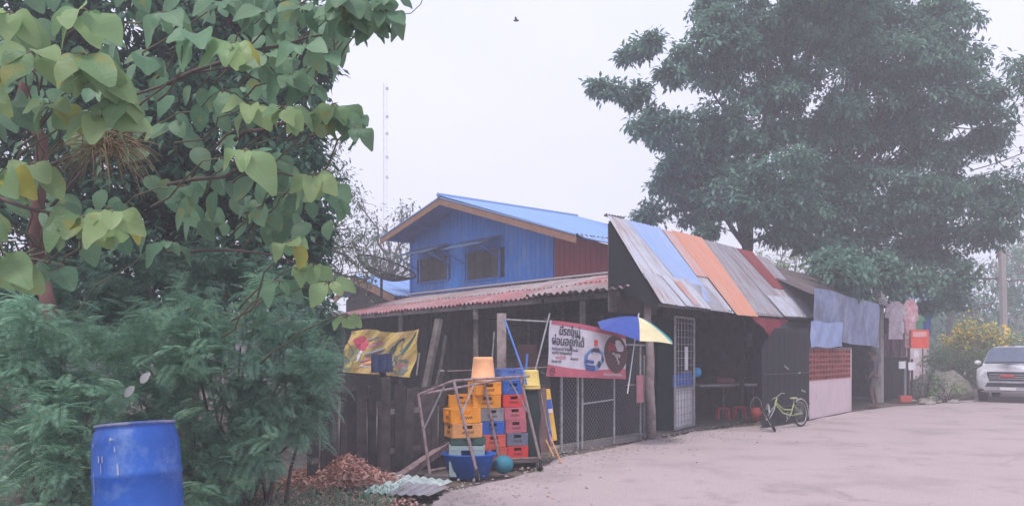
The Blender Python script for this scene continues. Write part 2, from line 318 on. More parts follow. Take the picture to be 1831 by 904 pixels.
# ------------------------------------------------------------------ setting: ground, dirt, road, verge
MB().quad((-900, -300, -.06), (900, -300, -.06), (900, 1500, -.06), (-900, 1500, -.06)).build('ground', M['dirt'])['kind'] = 'structure'
def dirtstrip():
    nx, ny = 150, 110; xs = np.linspace(-16, 34, nx); ys = np.linspace(1, 60, ny); X, Yy = np.meshgrid(xs, ys)
    Z = -.035 + .012*np.sin(X*3.1+Yy*1.7)+.01*np.sin(X*7+1)*np.cos(Yy*5) + rng.normal(0, .006, X.shape)
    v = np.stack([X, Yy, Z], -1).reshape(-1, 3); i = (np.arange(ny-1)[:, None]*nx+np.arange(nx-1)).ravel()
    f = np.stack([i, i+1, i+nx+1, i+nx], -1); o = cloud('dirt_verge', v, f, M['dirt'], None, smooth=True); o['kind'] = 'structure'
dirtstrip()
edge = [G(560, 1400), G(770, 905), G(800, 880), G(850, 868), G(960, 842), G(1000, 818), G(1080, 803), G(1160, 786), G(1200, 782), G(1240, 771), G(1330, 762), G(1448, 751), G(1521, 736), G(1600, 726), G(1660, 723), G(1720, 716), G(1830, 706), G(1990, 695), G(2300, 680)]
pts = [edge[0]]
for a, b in zip(edge, edge[1:]):
    for k in range(1, 7):
        p = a.lerp(b, k/6); n = Vector((b.y-a.y, a.x-b.x, 0)).normalized(); p = p + n*(random.uniform(-.04, .04) if k < 6 else 0); pts.append(p)
rb = MB(); far = [Vector((p.x+60, p.y-10 if i > 10 else -10-3*(len(pts)-i)*.1, 0)) for i, p in enumerate(pts)]
far = [Vector((80, max(-20, p.y*1.0-20), 0)) for p in pts]; far[0] = Vector((80, -60, 0))
for i in range(len(pts)-1):
    a, b, c, d = pts[i], pts[i+1], far[i+1], far[i]; rb.quad(a, b, c, d)
    dz = Vector((0, 0, -.12)); rb.quad(a+dz, b+dz, b, a)
rb.quad(pts[0], far[0], Vector((-3, -60, 0)), Vector((-3, -59, 0)))
o = rb.build('road', M['road']); o['kind'] = 'structure'

# ------------------------------------------------------------------ foliage machinery
def tmpl_leaf(ns=3, curl=.18, fold=.12):
    """folded leaf; returns verts (u along, v across, w up), quads and uv"""
    us = np.linspace(0, 1, ns+1); wd = np.sin(np.pi*np.clip(us, .02, .975)**.85)**(.68 if ns == 8 else 1)
    V = []; Q = []
    for i, u in enumerate(us):
        w = -curl*u*u
        V += [(u, -wd[i]*.5, w+fold*wd[i]*.5), (u, 0, w), (u, wd[i]*.5, w+fold*wd[i]*.5)]
    for i in range(ns):
        a = i*3; Q += [(a, a+1, a+4, a+3), (a+1, a+2, a+5, a+4)]
    V = np.array(V, float); return V, np.array(Q), np.stack([V[:, 0], np.concatenate([[-wd[i], 0, wd[i]] for i in range(ns+1)])], -1)
def frames(d, roll=None, upv=(0, 0, 1)):
    d = d/np.linalg.norm(d, axis=1, keepdims=True); up = np.tile(np.array(upv, float), (len(d), 1))
    up += rng.normal(0, .25, up.shape)
    s = np.cross(up, d); s /= np.linalg.norm(s, axis=1, keepdims=True)+1e-9; n = np.cross(d, s)
    return d, s, n
def stamp(T, P, D, L, Wd, name, mat, parent, kind=None, uvs=True, frame=None, smooth=False):
    V, Q, UV = T; d, s, n = frame if frame is not None else frames(D); N = len(P); k = len(V)
    L = np.broadcast_to(L, (N,))[:, None, None]; Wd = np.broadcast_to(Wd, (N,))[:, None, None]
    vv = P[:, None, :] + V[None, :, 0:1]*L*d[:, None] + V[None, :, 1:2]*Wd*s[:, None] + V[None, :, 2:3]*L*n[:, None]
    ff = (Q[None] + (np.arange(N)*k)[:, None, None]).reshape(-1, Q.shape[1])
    return cloud(name, vv.reshape(-1, 3), ff, mat, parent, np.tile(UV, (N, 1)) if uvs else None, kind, smooth)
def rdir(n, down=0.):
    a = rng.normal(size=(n, 3)); a /= np.linalg.norm(a, axis=1, keepdims=True); a[:, 2] -= down; return a/np.linalg.norm(a, axis=1, keepdims=True)
def ball(n, bias=.5):
    return rdir(n)*(rng.random(n)**bias)[:, None]
T2, T3, T7 = tmpl_leaf(2), tmpl_leaf(3), tmpl_leaf(8, .30, .10)
def shoots_from_blobs(blobs, dens, Y0, dy, squash=1.0):
    """blobs (px,py,rpx[,dY]) -> shoot centres filling the blob volumes, more of them near the skin"""
    out = []
    for b in blobs:
        Y = Y0 + (b[3] if len(b) > 3 else 0) + random.uniform(-dy, dy); c = np.array(W(b[0], b[1], Y)); r = b[2]*Y/F
        n = max(4, int(dens*r*r)); q = rdir(n)*((rng.random(n)*.75+.25)**.5)[:, None]*r*rng.uniform(.8, 1.1, (n, 1)); q[:, 2] *= squash; q[:, 1] *= 1.1
        out.append(c+q)
    return np.concatenate(out)
def clumpy(blobs, n_, k, rad, Y0, dy):
    out = []
    for b in blobs:
        Y = Y0+(b[3] if len(b) > 3 else 0)+random.uniform(-dy, dy); c = np.array(W(b[0], b[1], Y)); r = b[2]*Y/F; cr = min(rad, r*.75); m = max(2, int(n_*(r/cr*.8)**2))
        cs = c+rdir(m)*((rng.random(m)*.7+.3)**.5)[:, None]*max(.05, r-cr*.6)
        kk = max(5, int(k*(cr/rad)**1.5)); q = rdir(m*kk); q[:, 2] = np.abs(q[:, 2])*.7-.2; R2 = np.repeat(rng.uniform(.6, 1.2, m)*cr, kk)[:, None]
        out.append(np.repeat(cs, kk, 0)+q*R2*(rng.random((m*kk, 1))**.35))
    return np.concatenate(out)
def drooping(sh, per, spread, length, name, mat, parent, down=.55, T=T2, aspect=.38, kind='stuff'):
    n = len(sh); P = np.repeat(sh, per, 0); D = rdir(n*per, down); D[:, 2] = D[:, 2]*.8
    P = P + D*rng.random((n*per, 1))*spread + rng.normal(0, spread*.25, P.shape)
    Ln = rng.uniform(.7, 1.2, n*per)*length
    return stamp(T, P, D, Ln, Ln*aspect, name, mat, parent, kind, uvs=False)
def limb(mb, p0, p1, r0, r1, wig=.08, n=5, sides=7):
    p0, p1 = Vector(p0), Vector(p1); L = (p1-p0).length
    pts = [p0.lerp(p1, i/n) + (Vector((random.gauss(0, 1), random.gauss(0, 1), random.gauss(0, .5)))*L*wig*.5 if 0 < i < n else Vector()) + Vector((0, 0, math.sin(math.pi*i/n)*L*.04)) for i in range(n+1)]
    mb.tube(pts, [r0+(r1-r0)*i/n for i in range(n+1)], sides); return pts
def tree(label, base, trunk_top, r0, blobs, Y0, dy, dens, per, spread, length, leafm, barkm, cat='tree', group=None, name='tree', nl=14, squash=1., down=.55, aspect=.38, twigs=True, clump=None):
    t = thing(name, base, label, cat, group)
    tb = MB(); limb(tb, base, trunk_top, r0, r0*.6, .03, 6, 10); tb.build('trunk', barkm, t, True)
    sh = clumpy(blobs, *clump, Y0, dy) if clump else shoots_from_blobs(blobs, dens, Y0, dy, squash)
    bs = sorted(blobs, key=lambda b: -b[2])[:nl]
    for b in bs:
        lb = MB(); Y = Y0 + (b[3] if len(b) > 3 else 0); tgt = W(b[0], b[1], Y)
        s0 = Vector(base).lerp(Vector(trunk_top), random.uniform(.6, 1)); p = limb(lb, s0, tgt, r0*.42, r0*.07, .1)
        if twigs:
            d2 = np.linalg.norm(sh-np.array(tgt), axis=1); near = np.argsort(d2)[:int(len(sh)/len(bs))]
            for i in random.sample(list(near), min(10, len(near))): limb(lb, p[random.choice((3, 4, 5))], sh[i], r0*.10, r0*.025, .08, 3, 4)
        lb.build('limb', barkm, t, True)
    drooping(sh, per, spread, length, 'crown', leafm, t, down, aspect=aspect)
    return t, sh

# ------------------------------------------------------------------ right-hand pair of big trees
blL = [(1480,-40,120),(1350,30,95),(1300,70,55),(1290,130,75),(1380,120,110),(1440,190,110),(1330,210,100),(1290,270,90),(1230,310,75),(1370,320,110),(1200,345,48),(1155,378,34),(1240,385,52),(1300,375,70),(1400,395,70),
       (1140,85,30),(1165,72,14),(1118,95,14),(1095,165,26),(1070,155,12),(1125,180,24),(1150,160,12),(1175,200,26),(1150,225,30),(1205,225,34),(1190,130,12),(1215,135,26),(1228,95,26),(1262,60,34),(1275,10,34),(1235,260,40),(1290,25,30),(1350,345,70),(1270,410,26),(1180,250,20)]
tree('left of the two big dark drooping-leaf trees, rising right behind the patchwork tin roof', (W(1335, 630, 27).x, 27, 0), W(1340, 330, 27), .26, blL, 26, 1.6, 58, 17, .26, .215, M['tree'], M['bark'], group='two big trees behind the shops', name='shade_tree', nl=16, clump=(4.6, 26, .95), down=.55, aspect=.5)
blR = [(1570,-30,150),(1520,60,100),(1600,90,110),(1680,60,80),(1700,20,50),(1560,170,120),(1650,170,105),(1720,130,60),(1480,290,95),(1740,200,60),(1770,160,34),(1770,245,44),(1500,250,100),(1620,260,80),(1700,270,70),(1470,350,95),(1560,350,110),(1650,350,100),(1725,330,60),(1755,360,48),(1500,440,55,-2),(1450,420,50),(1590,440,75),(1670,440,75),(1740,420,50),(1785,375,36),(1800,410,24),(1640,500,48),(1700,490,48),(1560,480,50,-3),(1500,485,34,-7.5),(1540,500,32,-7.5),(1478,470,28,-6.5),(1572,478,36,-6),(1520,466,40,-6),(1590,500,30,-5),(1510,500,42,-5),(1480,465,34,-4),(1600,520,34,-2),(1530,520,30,-5),(1655,540,30),(1690,530,34)]
tree('right of the two big dark drooping-leaf trees, twin stemmed, overhanging the brown-roofed shop', (W(1470, 630, 29).x, 29, 0), W(1500, 320, 29), .30, blR, 28, 1.8, 54, 17, .26, .215, M['tree'], M['bark'], group='two big trees behind the shops', name='shade_tree', nl=18, clump=(4.4, 26, .98), down=.55, aspect=.5)
tree('partly seen tree at the right edge, its leafy branch tips reaching into the frame', (W(1960, 630, 26).x, 26, 0), W(1940, 300, 26), .2, [(1830,120,24),(1812,105,16),(1822,165,20),(1870,120,50),(1830,330,34),(1812,370,26),(1900,300,80),(1850,380,40),(1800,315,14),(1905,150,80)], 25, .5, 46, 15, .3, .24, M['tree'], M['bark'], name='shade_tree', nl=8)
tree('wispy half bare tree behind the satellite dish, left of the blue house', (W(690, 630, 36).x, 36, 0), W(700, 470, 36), .2, [(690,400,40),(720,370,28),(650,420,40),(720,440,40),(670,470,40),(700,480,45),(640,360,22),(745,470,20),(735,400,18)], 36, 1, 16, 12, .4, .22, M['treefar'], M['bark'], name='wispy_tree', nl=9)
tree('small-leaved tree showing between the big leaves and the wispy tree', (W(560, 630, 24).x, 24, 0), W(560, 400, 24), .2, [(560,300,60),(600,330,40),(610,290,24),(630,340,26),(560,400,70),(610,410,45),(640,440,35),(590,470,60),(645,480,30),(600,255,20),(540,480,70),(660,455,20),(655,500,30)], 24, 1, 30, 14, .35, .16, M['treefar'], M['bark'], name='leafy_tree', nl=9)
tree('rounded light green tree seen between the two trunks behind the patchwork roof', (W(1400, 630, 40).x, 40, 0), W(1400, 500, 40), .2, [(1400,455,32),(1375,462,26),(1430,462,28),(1400,490,45),(1350,480,30)], 40, 1, 16, 14, .4, .25, M['bush'], M['bark'], name='light_green_tree', nl=4)
tree('tall dark tree in the far background beyond the concrete pole', (W(1700, 630, 46).x, 46, 0), W(1700, 500, 46), .3, [(1680,560,60),(1720,520,60),(1750,560,60),(1800,540,60),(1840,500,70),(1640,580,50),(1780,590,50),(1700,600,60)], 46, 2, 9, 14, .6, .4, M['tree'], M['bark'], name='far_tree', nl=5)
tree('hazy pale tree beyond the pole at the right edge', (W(1810, 630, 62).x, 62, 0), W(1810, 500, 62), .3, [(1800,460,40),(1830,440,40),(1770,480,36),(1850,480,60)], 62, 2, 7, 12, .7, .45, M['treefar'], M['bark'], name='far_tree', nl=4)
def bush(name, label, cx, cy, Y, rs, leafm, dens, per, spread, length, cat='bush', extra=None, group=None, asp=.45):
    b = G(cx, HZ+F*EYE/Y); t = thing(name, b, label, cat, group)
    sh = shoots_from_blobs(rs, dens, Y, .3, .9); sh[:, 2] = np.maximum(sh[:, 2], .08)
    st = MB()
    for i in random.sample(range(len(sh)), min(14, len(sh))): limb(st, b+Vector((random.uniform(-.2, .2), random.uniform(-.1, .1), 0)), sh[i], .03, .008, .08, 3, 4)
    st.build('stem', M['bark'], t)
    drooping(sh, per, spread, length, 'foliage', leafm, t, .1, aspect=asp)
    if extra: extra(t, sh)
    return t
def flw(t, sh):
    top = sh[(sh[:, 2] > np.quantile(sh[:, 2], .3))]; drooping(top, 8, .28, .16, 'blossom', M['flower'], t, -.2, aspect=.8)
bush('flowering_bush', 'bush covered in yellow orange blossom beside the concrete pole', 1740, 600, 34, [(1740,600,34),(1705,610,26),(1775,603,28),(1800,618,20),(1740,625,40)], M['bush'], 60, 14, .3, .17, extra=flw)
bush('green_bush', 'bright green leafy bush to the left of the parked pickup', 1705, 650, 29, [(1700,645,34),(1670,650,26),(1735,645,28),(1720,670,28),(1760,640,24),(1690,680,26)], M['bush'], 90, 13, .25, .15)
bush('green_bush', 'low bush behind the pickup roof at the right edge', 1810, 620, 34, [(1815,612,26),(1845,615,34),(1800,640,30),(1850,650,40)], M['bush'], 26, 12, .25, .16)
bush('weed_clump', 'creeping green weeds growing over the left of the rubble heap', 1690, 700, 24.6, [(1685,690,16),(1700,680,14),(1712,700,14),(1725,700,14),(1670,705,12)], M['bush'], 60, 12, .2, .11)
bush('weed_clump', 'dark weeds on the verge under the orange sign', 1655, 695, 26, [(1650,690,22),(1675,695,22),(1665,675,20),(1640,700,14)], M['small'], 60, 12, .2, .12)
# a wood far behind everything
def wood():
    n = 1500; th = rng.uniform(-.75, .8, n); Y = rng.uniform(70, 95, n); X = np.tan(th)*Y; H = 5.5+1.6*np.sin(X*.13)+1.2*np.sin(X*.31+2)
    sh = np.stack([X, Y, rng.random(n)**.7*H], -1); drooping(sh, 34, 1.4, .9, 'far_wood', M['treefar'], None, .2)
wood(); bpy.data.objects['far_wood']['label'] = 'hazy line of distant woods behind the houses'; bpy.data.objects['far_wood']['category'] = 'woods'

# ------------------------------------------------------------------ blue house
hb = Vector((-2.27, 24.75, 0))                     # apex of the rake, plan
def HR(u, z, back=0.): p = hb - SD*u + SN*back; return Vector((p.x, p.y, z))    # u to the right of the ridge
house = thing('blue_house', HR(0, 0, 1), 'two-storey blue house with a blue tin gable roof and red-brown side bay', 'house')
uR, uL = 6.16, -3.75
zA, zR, zL = 6.5, 4.58, 5.6
def roofz(u): return zA + (zR-zA)*u/uR if u > 0 else zA + (zL-zA)*u/uL
LEN = 6.0
for i in range(10):                                 # right slope, sheets from ridge to eave
    b0, b1 = i*LEN/10, (i+1)*LEN/10+.04
    MB().corr(HR(uR, zR, b0), HR(uR, zR, b1), HR(0, zA+.01, b1), HR(0, zA+.01, b0), .16, .022, 2, 4).build('roof_sheet', M['blueroof'], house)
    MB().corr(HR(uL, zL, b0), HR(uL, zL, b1), HR(0, zA+.01, b1), HR(0, zA+.01, b0), .16, .022, 2, 4).build('roof_sheet', M['blueroof'], house)
# lower extension of the roof beyond the rake end
for i in range(5):
    b0 = .25+i*.8; MB().corr(HR(uR+1.4, zR-.43, b0), HR(uR+1.4, zR-.43, b0+.84), HR(uR-.1, zR-.04, b0+.84), HR(uR-.1, zR-.04, b0), .16, .03, 2, 4).build('roof_sheet', M['blueroof'], house)
fb = MB(); fb.box(HR(0, zA-.28, -.03), HR(uR, zR-.24, -.03)-HR(0, zA-.28, -.03), SN*.04, (0, 0, .2)); fb.build('fascia_board', M['wood_brown'], house)
fb = MB(); fb.box(HR(0, zA-.28, -.03), HR(uL, zL-.24, -.03)-HR(0, zA-.28, -.03), SN*.04, (0, 0, .2)); fb.build('fascia_board', M['wood_brown'], house)
fb = MB(); fb.box(HR(0, zA-.07, -.05), HR(uR, zR-.03, -.05)-HR(0, zA-.07, -.05), SN*.05, (0, 0, .035)); fb.box(HR(0, zA-.07, -.05), HR(uL, zL-.03, -.05)-HR(0, zA-.07, -.05), SN*.05, (0, 0, .035)); fb.build('verge_trim', M['blueroof'], house)
rc = MB(); rc.tube([HR(0, zA+.02, -.1), HR(0, zA+.02, LEN)], .07, 8); rc.build('ridge_cap', M['blueroof'], house)
# soffit boards under the rake overhang
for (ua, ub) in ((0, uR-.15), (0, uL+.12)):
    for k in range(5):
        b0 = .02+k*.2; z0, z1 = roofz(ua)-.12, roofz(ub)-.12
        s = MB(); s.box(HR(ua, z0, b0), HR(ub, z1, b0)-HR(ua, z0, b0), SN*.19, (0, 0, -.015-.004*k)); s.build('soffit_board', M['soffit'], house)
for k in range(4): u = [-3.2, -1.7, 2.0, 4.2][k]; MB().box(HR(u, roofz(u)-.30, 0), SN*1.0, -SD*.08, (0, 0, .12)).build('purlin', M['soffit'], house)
# board wall: every board cut to the roof slope; windows left open
WB = 1.0; wins = []
def u_at(px): 
    p, t = isect(px, hb+SN*WB, -SD); return t
for (a, b, yt, yb) in ((751, 803, 459, 503), (835, 895, 447, 499)):
    ua, ub = u_at(a), u_at(b); Ym = (hb+SN*WB-SD*((ua+ub)/2)).y; wins.append((ua, ub, zat(yb, Ym), zat(yt, Ym)))
uw0, uw1, ub1 = u_at(735), u_at(988), u_at(1092)+1.1
u = uw0; bw = .205
while u < ub1-.02:
    m_ = 'bluewall' if u < uw1-.05 else 'redwall'; e = min(u+bw-.012, ub1); top0 = roofz(u)-.16; top1 = roofz(e)-.16
    segs = [(0.0, None)]
    for (wa, wb, zb, zt) in wins:
        if e > wa and u < wb: segs = [(0.0, zb), (zt, None)]
    for (z0, z1) in segs:
        s = MB(); d = SN*.03; A, B = HR(u, z0, WB), HR(e, z0, WB)
        C = HR(e, z1 if z1 else top1, WB); D = HR(u, z1 if z1 else top0, WB)
        s.quad(A, B, C, D); s.quad(B, A, A+d, B+d); s.quad(A, D, D+d, A+d); s.quad(C, B, B+d, C+d); s.quad(D, C, C+d, D+d)
        s.build('wall_board', M[m_], house)
    u += bw
# backing, side walls, rear
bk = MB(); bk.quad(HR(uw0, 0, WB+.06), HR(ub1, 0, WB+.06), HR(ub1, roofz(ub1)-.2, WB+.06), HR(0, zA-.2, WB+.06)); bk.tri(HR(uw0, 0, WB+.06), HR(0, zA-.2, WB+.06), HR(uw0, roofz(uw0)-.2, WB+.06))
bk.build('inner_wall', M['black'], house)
MB().box(HR(uw0, 0, WB+.07), SN*(LEN-1.5), SD*.08, (0, 0, roofz(uw0)-.25)).build('side_wall', M['bluewall'], house)
MB().box(HR(ub1, 0, WB+.07), SN*(LEN-1.5), SD*.08, (0, 0, roofz(ub1)-.25)).build('side_wall', M['redwall'], house)
MB().box(HR(uw0, 0, LEN-.5), -SD*(ub1-uw0), SN*.08, (0, 0, 4.3)).build('rear_wall', M['bluewall'], house)
MB().box(HR(uw0-.05, 0, WB-.03), -SD*.12, SN*.05, (0, 0, roofz(uw0)-.2)).build('corner_post', M['bluetrim'], house)
MB().box(HR(uw1-.06, 0, WB-.03), -SD*.12, SN*.05, (0, 0, roofz(uw1)-.2)).build('corner_post', M['bluetrim'], house)
for (wa, wb, zb, zt) in wins:
    wf = MB(); t_ = .07
    for (o0, a0, c0) in ((HR(wa, zb, WB-.04), -SD*t_, UP*(zt-zb)), (HR(wb-t_, zb, WB-.04), -SD*t_, UP*(zt-zb)), (HR(wa, zb-.04, WB-.045), -SD*(wb-wa), UP*.06), (HR(wa, zt-.02, WB-.045), -SD*(wb-wa), UP*.06)):
        wf.box(o0, a0, SN*.06, c0)
    f = wf.build('window', M['bluetrim'], house)
    n_ = 4; sw = (wb-wa-.14)/n_
    for k in range(n_):
        p = MB(); p.box(HR(wa+.07+k*sw, zb+.02, WB+.0), -SD*(sw-.015), SN*.025, UP*(zt-zb-.04))
        for q in range(7): p.box(HR(wa+.1+k*sw, zb+.08+q*(zt-zb-.15)/7, WB-.012), -SD*(sw-.075), SN*.012, UP*.05)
        p.build('shutter', M['wood_dark'], f)
    aw = MB(); z = zt+.14
    aw.corr(HR(wa-.15, z-.12, WB-.95), HR(wb+.12, z-.12, WB-.95), HR(wb+.12, z+.22, WB-.05), HR(wa-.15, z+.22, WB-.05), .16, .012, 2, 4); aw.build('awning', M['awning'], house)
    for uu in (wa-.1, wb+.05): MB().beam(HR(uu, zt-.35, WB-.03), HR(uu, z-.14, WB-.85), .03, .03).build('awning_bracket', M['bluetrim'], house)
# low annex with a blue roof, left of the house
an = thing('blue_roofed_annex', W(632, 700, 29.7)-Vector((0, 0, 0)), 'low annex with a small blue gable roof peeking above the shed roof', 'annex')
ap = Vector((-6.0, 29.7, 0))
def AR(u, z, back=0.): p = ap - SD*u + SN*back; return Vector((p.x, p.y, z))
for i in range(8):
    b0 = i*.85
    MB().corr(AR(3.0, 3.55, b0), AR(3.0, 3.55, b0+.88), AR(0, 4.5, b0+.88), AR(0, 4.5, b0), .16, .02, 2, 4).build('roof_sheet', M['blueroof'], an)
    MB().corr(AR(-1.6, 3.75, b0), AR(-1.6, 3.75, b0+.88), AR(0, 4.5, b0+.88), AR(0, 4.5, b0), .16, .02, 2, 4).build('roof_sheet', M['blueroof'], an)
for (uu, zz) in ((3.0, 3.55), (-1.6, 3.75)):
    b_ = MB(); b_.box(AR(0, 4.5-.3, -.04), AR(uu, zz-.28, -.04)-AR(0, 4.5-.3, -.04), SN*.05, UP*.24); b_.build('fascia_board', M['wood_brown'], an)
b_ = MB(); b_.quad(AR(-1.4, 0, .4), AR(2.8, 0, .4), AR(2.8, 3.4, .4), AR(0, 4.3, .4)); b_.tri(AR(-1.4, 0, .4), AR(0, 4.3, .4), AR(-1.4, 3.6, .4)); b_.build('wall', M['wood_dark'], an)

# ------------------------------------------------------------------ long shed with the faded red roof
e0 = Vector((2.18, 14.2, 0))
def SR(t, b, z): p = e0 + SD*t + SN*b; return Vector((p.x, p.y, z))
shed = thing('open_shed', SR(5, 1, 0), 'long open-fronted shed under a low faded red corrugated roof', 'shed')
nS = 16; Ls = 12.4/nS
for i in range(nS):
    t0, t1 = -.0+i*Ls, (i+1)*Ls+.05
    def sk(t, b): return max(t, .37+.2*b) if i == 0 else (max(t, .37+.2*b) if t < 1.2 else t)
    zf = 2.72-.10*i/nS; dz = random.uniform(-.015, .015)
    MB().corr(SR(sk(t0, 0), 0, zf+dz), SR(sk(t1, 0), 0, zf-.006+dz), SR(sk(t1, 1.65)+.02, 1.65, zf+.37+dz), SR(sk(t0, 1.65), 1.65, zf+.37+dz), .175, .028, 3, 6, .008, .012).build('roof_sheet', M['redroof'] if i > 1 else M['greyroof'], shed)
    MB().corr(SR(sk(t0, 1.5), 1.5, zf+.36+dz), SR(sk(t1, 1.5)+.02, 1.5, zf+.36+dz), SR(sk(t1, 3)+.02, 3.0, zf+.72+dz), SR(sk(t0, 3), 3.0, zf+.72+dz), .175, .028, 3, 6, .008, .012).build('roof_sheet', random.choice([M['greyroof'], M['greyroof'], M['redroof']]), shed)
    if i > 0: MB().corr(SR(max(t0, 1.6), 6.0, 2.6), SR(t1, 6.0, 2.6), SR(t1, 3.0, zf+.74), SR(max(t0, 1.), 3.0, zf+.74), .175, .028, 1, 4, .008).build('roof_sheet', M['greyroof'], shed)
rc = MB(); rc.box(SR(1., 2.9, 3.44), SD*11.4, SN*.25, UP*.04); rc.build('ridge_cap', M['zinc'], shed)
# second loose course of grey sheets over the right end
for i in range(4):
    t0 = -.12+i*.72; MB().corr(SR(t0, -.25, 2.73), SR(t0+.76, -.22, 2.72), SR(t0+.76, .5, 2.90), SR(t0+(.25 if i == 0 else 0), .5, 2.90), .175, .028, 3, 6, .008, .015).build('roof_sheet', M['greyroof'], shed)
for b in (.08, 1.5, 2.9):
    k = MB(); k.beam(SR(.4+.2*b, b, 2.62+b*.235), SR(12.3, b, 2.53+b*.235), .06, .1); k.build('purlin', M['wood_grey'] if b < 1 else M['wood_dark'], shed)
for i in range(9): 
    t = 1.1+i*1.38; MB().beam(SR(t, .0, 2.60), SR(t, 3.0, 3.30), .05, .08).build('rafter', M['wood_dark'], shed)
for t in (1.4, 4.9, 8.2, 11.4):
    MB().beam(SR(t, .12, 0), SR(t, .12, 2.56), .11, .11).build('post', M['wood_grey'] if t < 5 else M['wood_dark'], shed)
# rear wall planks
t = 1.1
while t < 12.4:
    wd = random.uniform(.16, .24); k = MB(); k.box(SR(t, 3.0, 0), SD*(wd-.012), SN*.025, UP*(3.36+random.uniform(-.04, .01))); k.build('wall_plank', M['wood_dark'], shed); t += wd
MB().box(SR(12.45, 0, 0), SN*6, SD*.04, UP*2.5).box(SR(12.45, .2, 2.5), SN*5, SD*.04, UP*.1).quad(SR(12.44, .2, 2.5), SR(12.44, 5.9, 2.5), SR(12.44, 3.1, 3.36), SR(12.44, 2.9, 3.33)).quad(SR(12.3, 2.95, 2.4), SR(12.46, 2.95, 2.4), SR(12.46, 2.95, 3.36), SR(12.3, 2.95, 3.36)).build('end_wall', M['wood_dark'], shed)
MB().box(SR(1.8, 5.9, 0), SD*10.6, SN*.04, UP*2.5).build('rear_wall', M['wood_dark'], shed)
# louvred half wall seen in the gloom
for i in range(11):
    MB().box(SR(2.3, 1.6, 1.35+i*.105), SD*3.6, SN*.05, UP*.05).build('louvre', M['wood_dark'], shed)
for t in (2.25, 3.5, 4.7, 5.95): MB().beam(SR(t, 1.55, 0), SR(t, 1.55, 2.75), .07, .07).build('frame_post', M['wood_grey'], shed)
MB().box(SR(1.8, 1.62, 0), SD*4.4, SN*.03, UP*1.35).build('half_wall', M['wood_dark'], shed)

# ------------------------------------------------------------------ patchwork roof shop
pr0 = Vector((2.57, 13.6, 0))
def PR(t, s, back=0, z=None):
    """t along the eave, s 0..1 up the slope"""
    p = pr0 + RD*t + RN*(1.09*s+back); sag = -.05*math.sin(min(1, max(0, t/7.5))*math.pi)*(1-s)
    return Vector((p.x, p.y, (2.4+1.65*s+sag) if z is None else z))
shop = thing('patchwork_roof_shop', PR(3.5, 0, 1.5, 0), 'open shopfront under a steep patchwork roof of blue, orange and grey tin sheets', 'shop')
def te(px): return isect(px, pr0, RD)[1]
def tu(px): return isect(px, pr0+RN*1.09, RD)[1]
def sheet(b0, b1, t0, t1, s0, s1, m, lift=0., jag=.01):
    """corners: eave t b0,b1 at s0 ; top t t0,t1 at s1"""
    L = (RN*-1.65+UP*1.09).normalized()*lift
    o = MB().corr(PR(b0, s0)+L, PR(b1, s0)+L, PR(t1, s1)+L, PR(t0, s1)+L, .09, .012, 6, 4, .003, jag).build('roof_sheet', M[m], shop); return o
tb = {k: te(k) for k in (1180, 1230, 1272, 1300, 1310, 1350, 1400, 1462)}; tt = {k: tu(k) for k in (1085, 1118, 1128, 1185, 1192, 1215, 1252, 1285, 1310, 1318, 1340, 1362)}
e_ = 0.03
def lerp(a, b, s): return a+(b-a)*s
# lines across the slope are given by (eave t, top t)
L0, L1, L2, L3, L4, L5, L6, L7, L8 = (tb[1180], tt[1085]), (te(1252), tt[1118]), (te(1290), tu(1180)), (te(1312), tu(1198)), (te(1350), tt[1252]), (te(1400), tt[1285]), (te(1430), tt[1310]), (te(1445), tt[1340]), (tb[1462], tt[1362])
def strip(A, B, s0, s1, m, lift=0, jag=.01): sheet(lerp(*A, s0), lerp(*B, s0)+e_, lerp(*A, s1), lerp(*B, s1)+e_, s0, s1, m, lift, jag)
strip(L0, L1, .27, 1.0, 'zinc', .012); strip(L1, L2, .1, 1.0, 'blues', .018); strip(L2, L3, .42, .98, 'orange2', .03); strip(L2, L3, 0, .47, 'zinc', .008); strip(L3, L4, -.03, 1.0, 'orange', .036)
strip(L4, L5, 0, .99, 'zinc2', .01); strip(L5, L6, .0, .98, 'zinc2', .022); strip(L6, L7, .42, .97, 'dred', .034); strip(L6, L7, 0, .5, 'zinc', .012); strip(L7, L8, .3, .92, 'zinc2', .04); strip(L7, L8, 0, .42, 'zinc', .02)
strip(L0, (te(1225), te(1225)-1.0), 0, .34, 'zinc', .03, .02); strip((te(1225), te(1225)-1.0), (te(1268), te(1268)-1.0), 0, .33, 'zinc', .045, .02); strip((te(1268), te(1268)-1.), (te(1300), te(1300)-1.0), 0, .30, 'zinc2', .02, .02)
strip((te(1240), te(1240)-1.0), (te(1250), te(1250)-1.0), .02, .28, 'orange2', .062, .01)
strip((te(1400), te(1400)-1.0), (te(1462), te(1462)-1.0), 0, .28, 'zinc', .05, .02)
# crumpled pale sheet end at the top left corner
MB().corr(PR(tt[1085]-.02, 1.0)+UP*.03, PR(tt[1118], 1.0)+UP*.05, PR(tt[1118], 1.0, .12)+UP*.03, PR(tt[1085]+.06, 1., .12)+UP*.02, .09, .015, 3, 4, .003, .03).build('roof_sheet', M['zinc2'], shop)
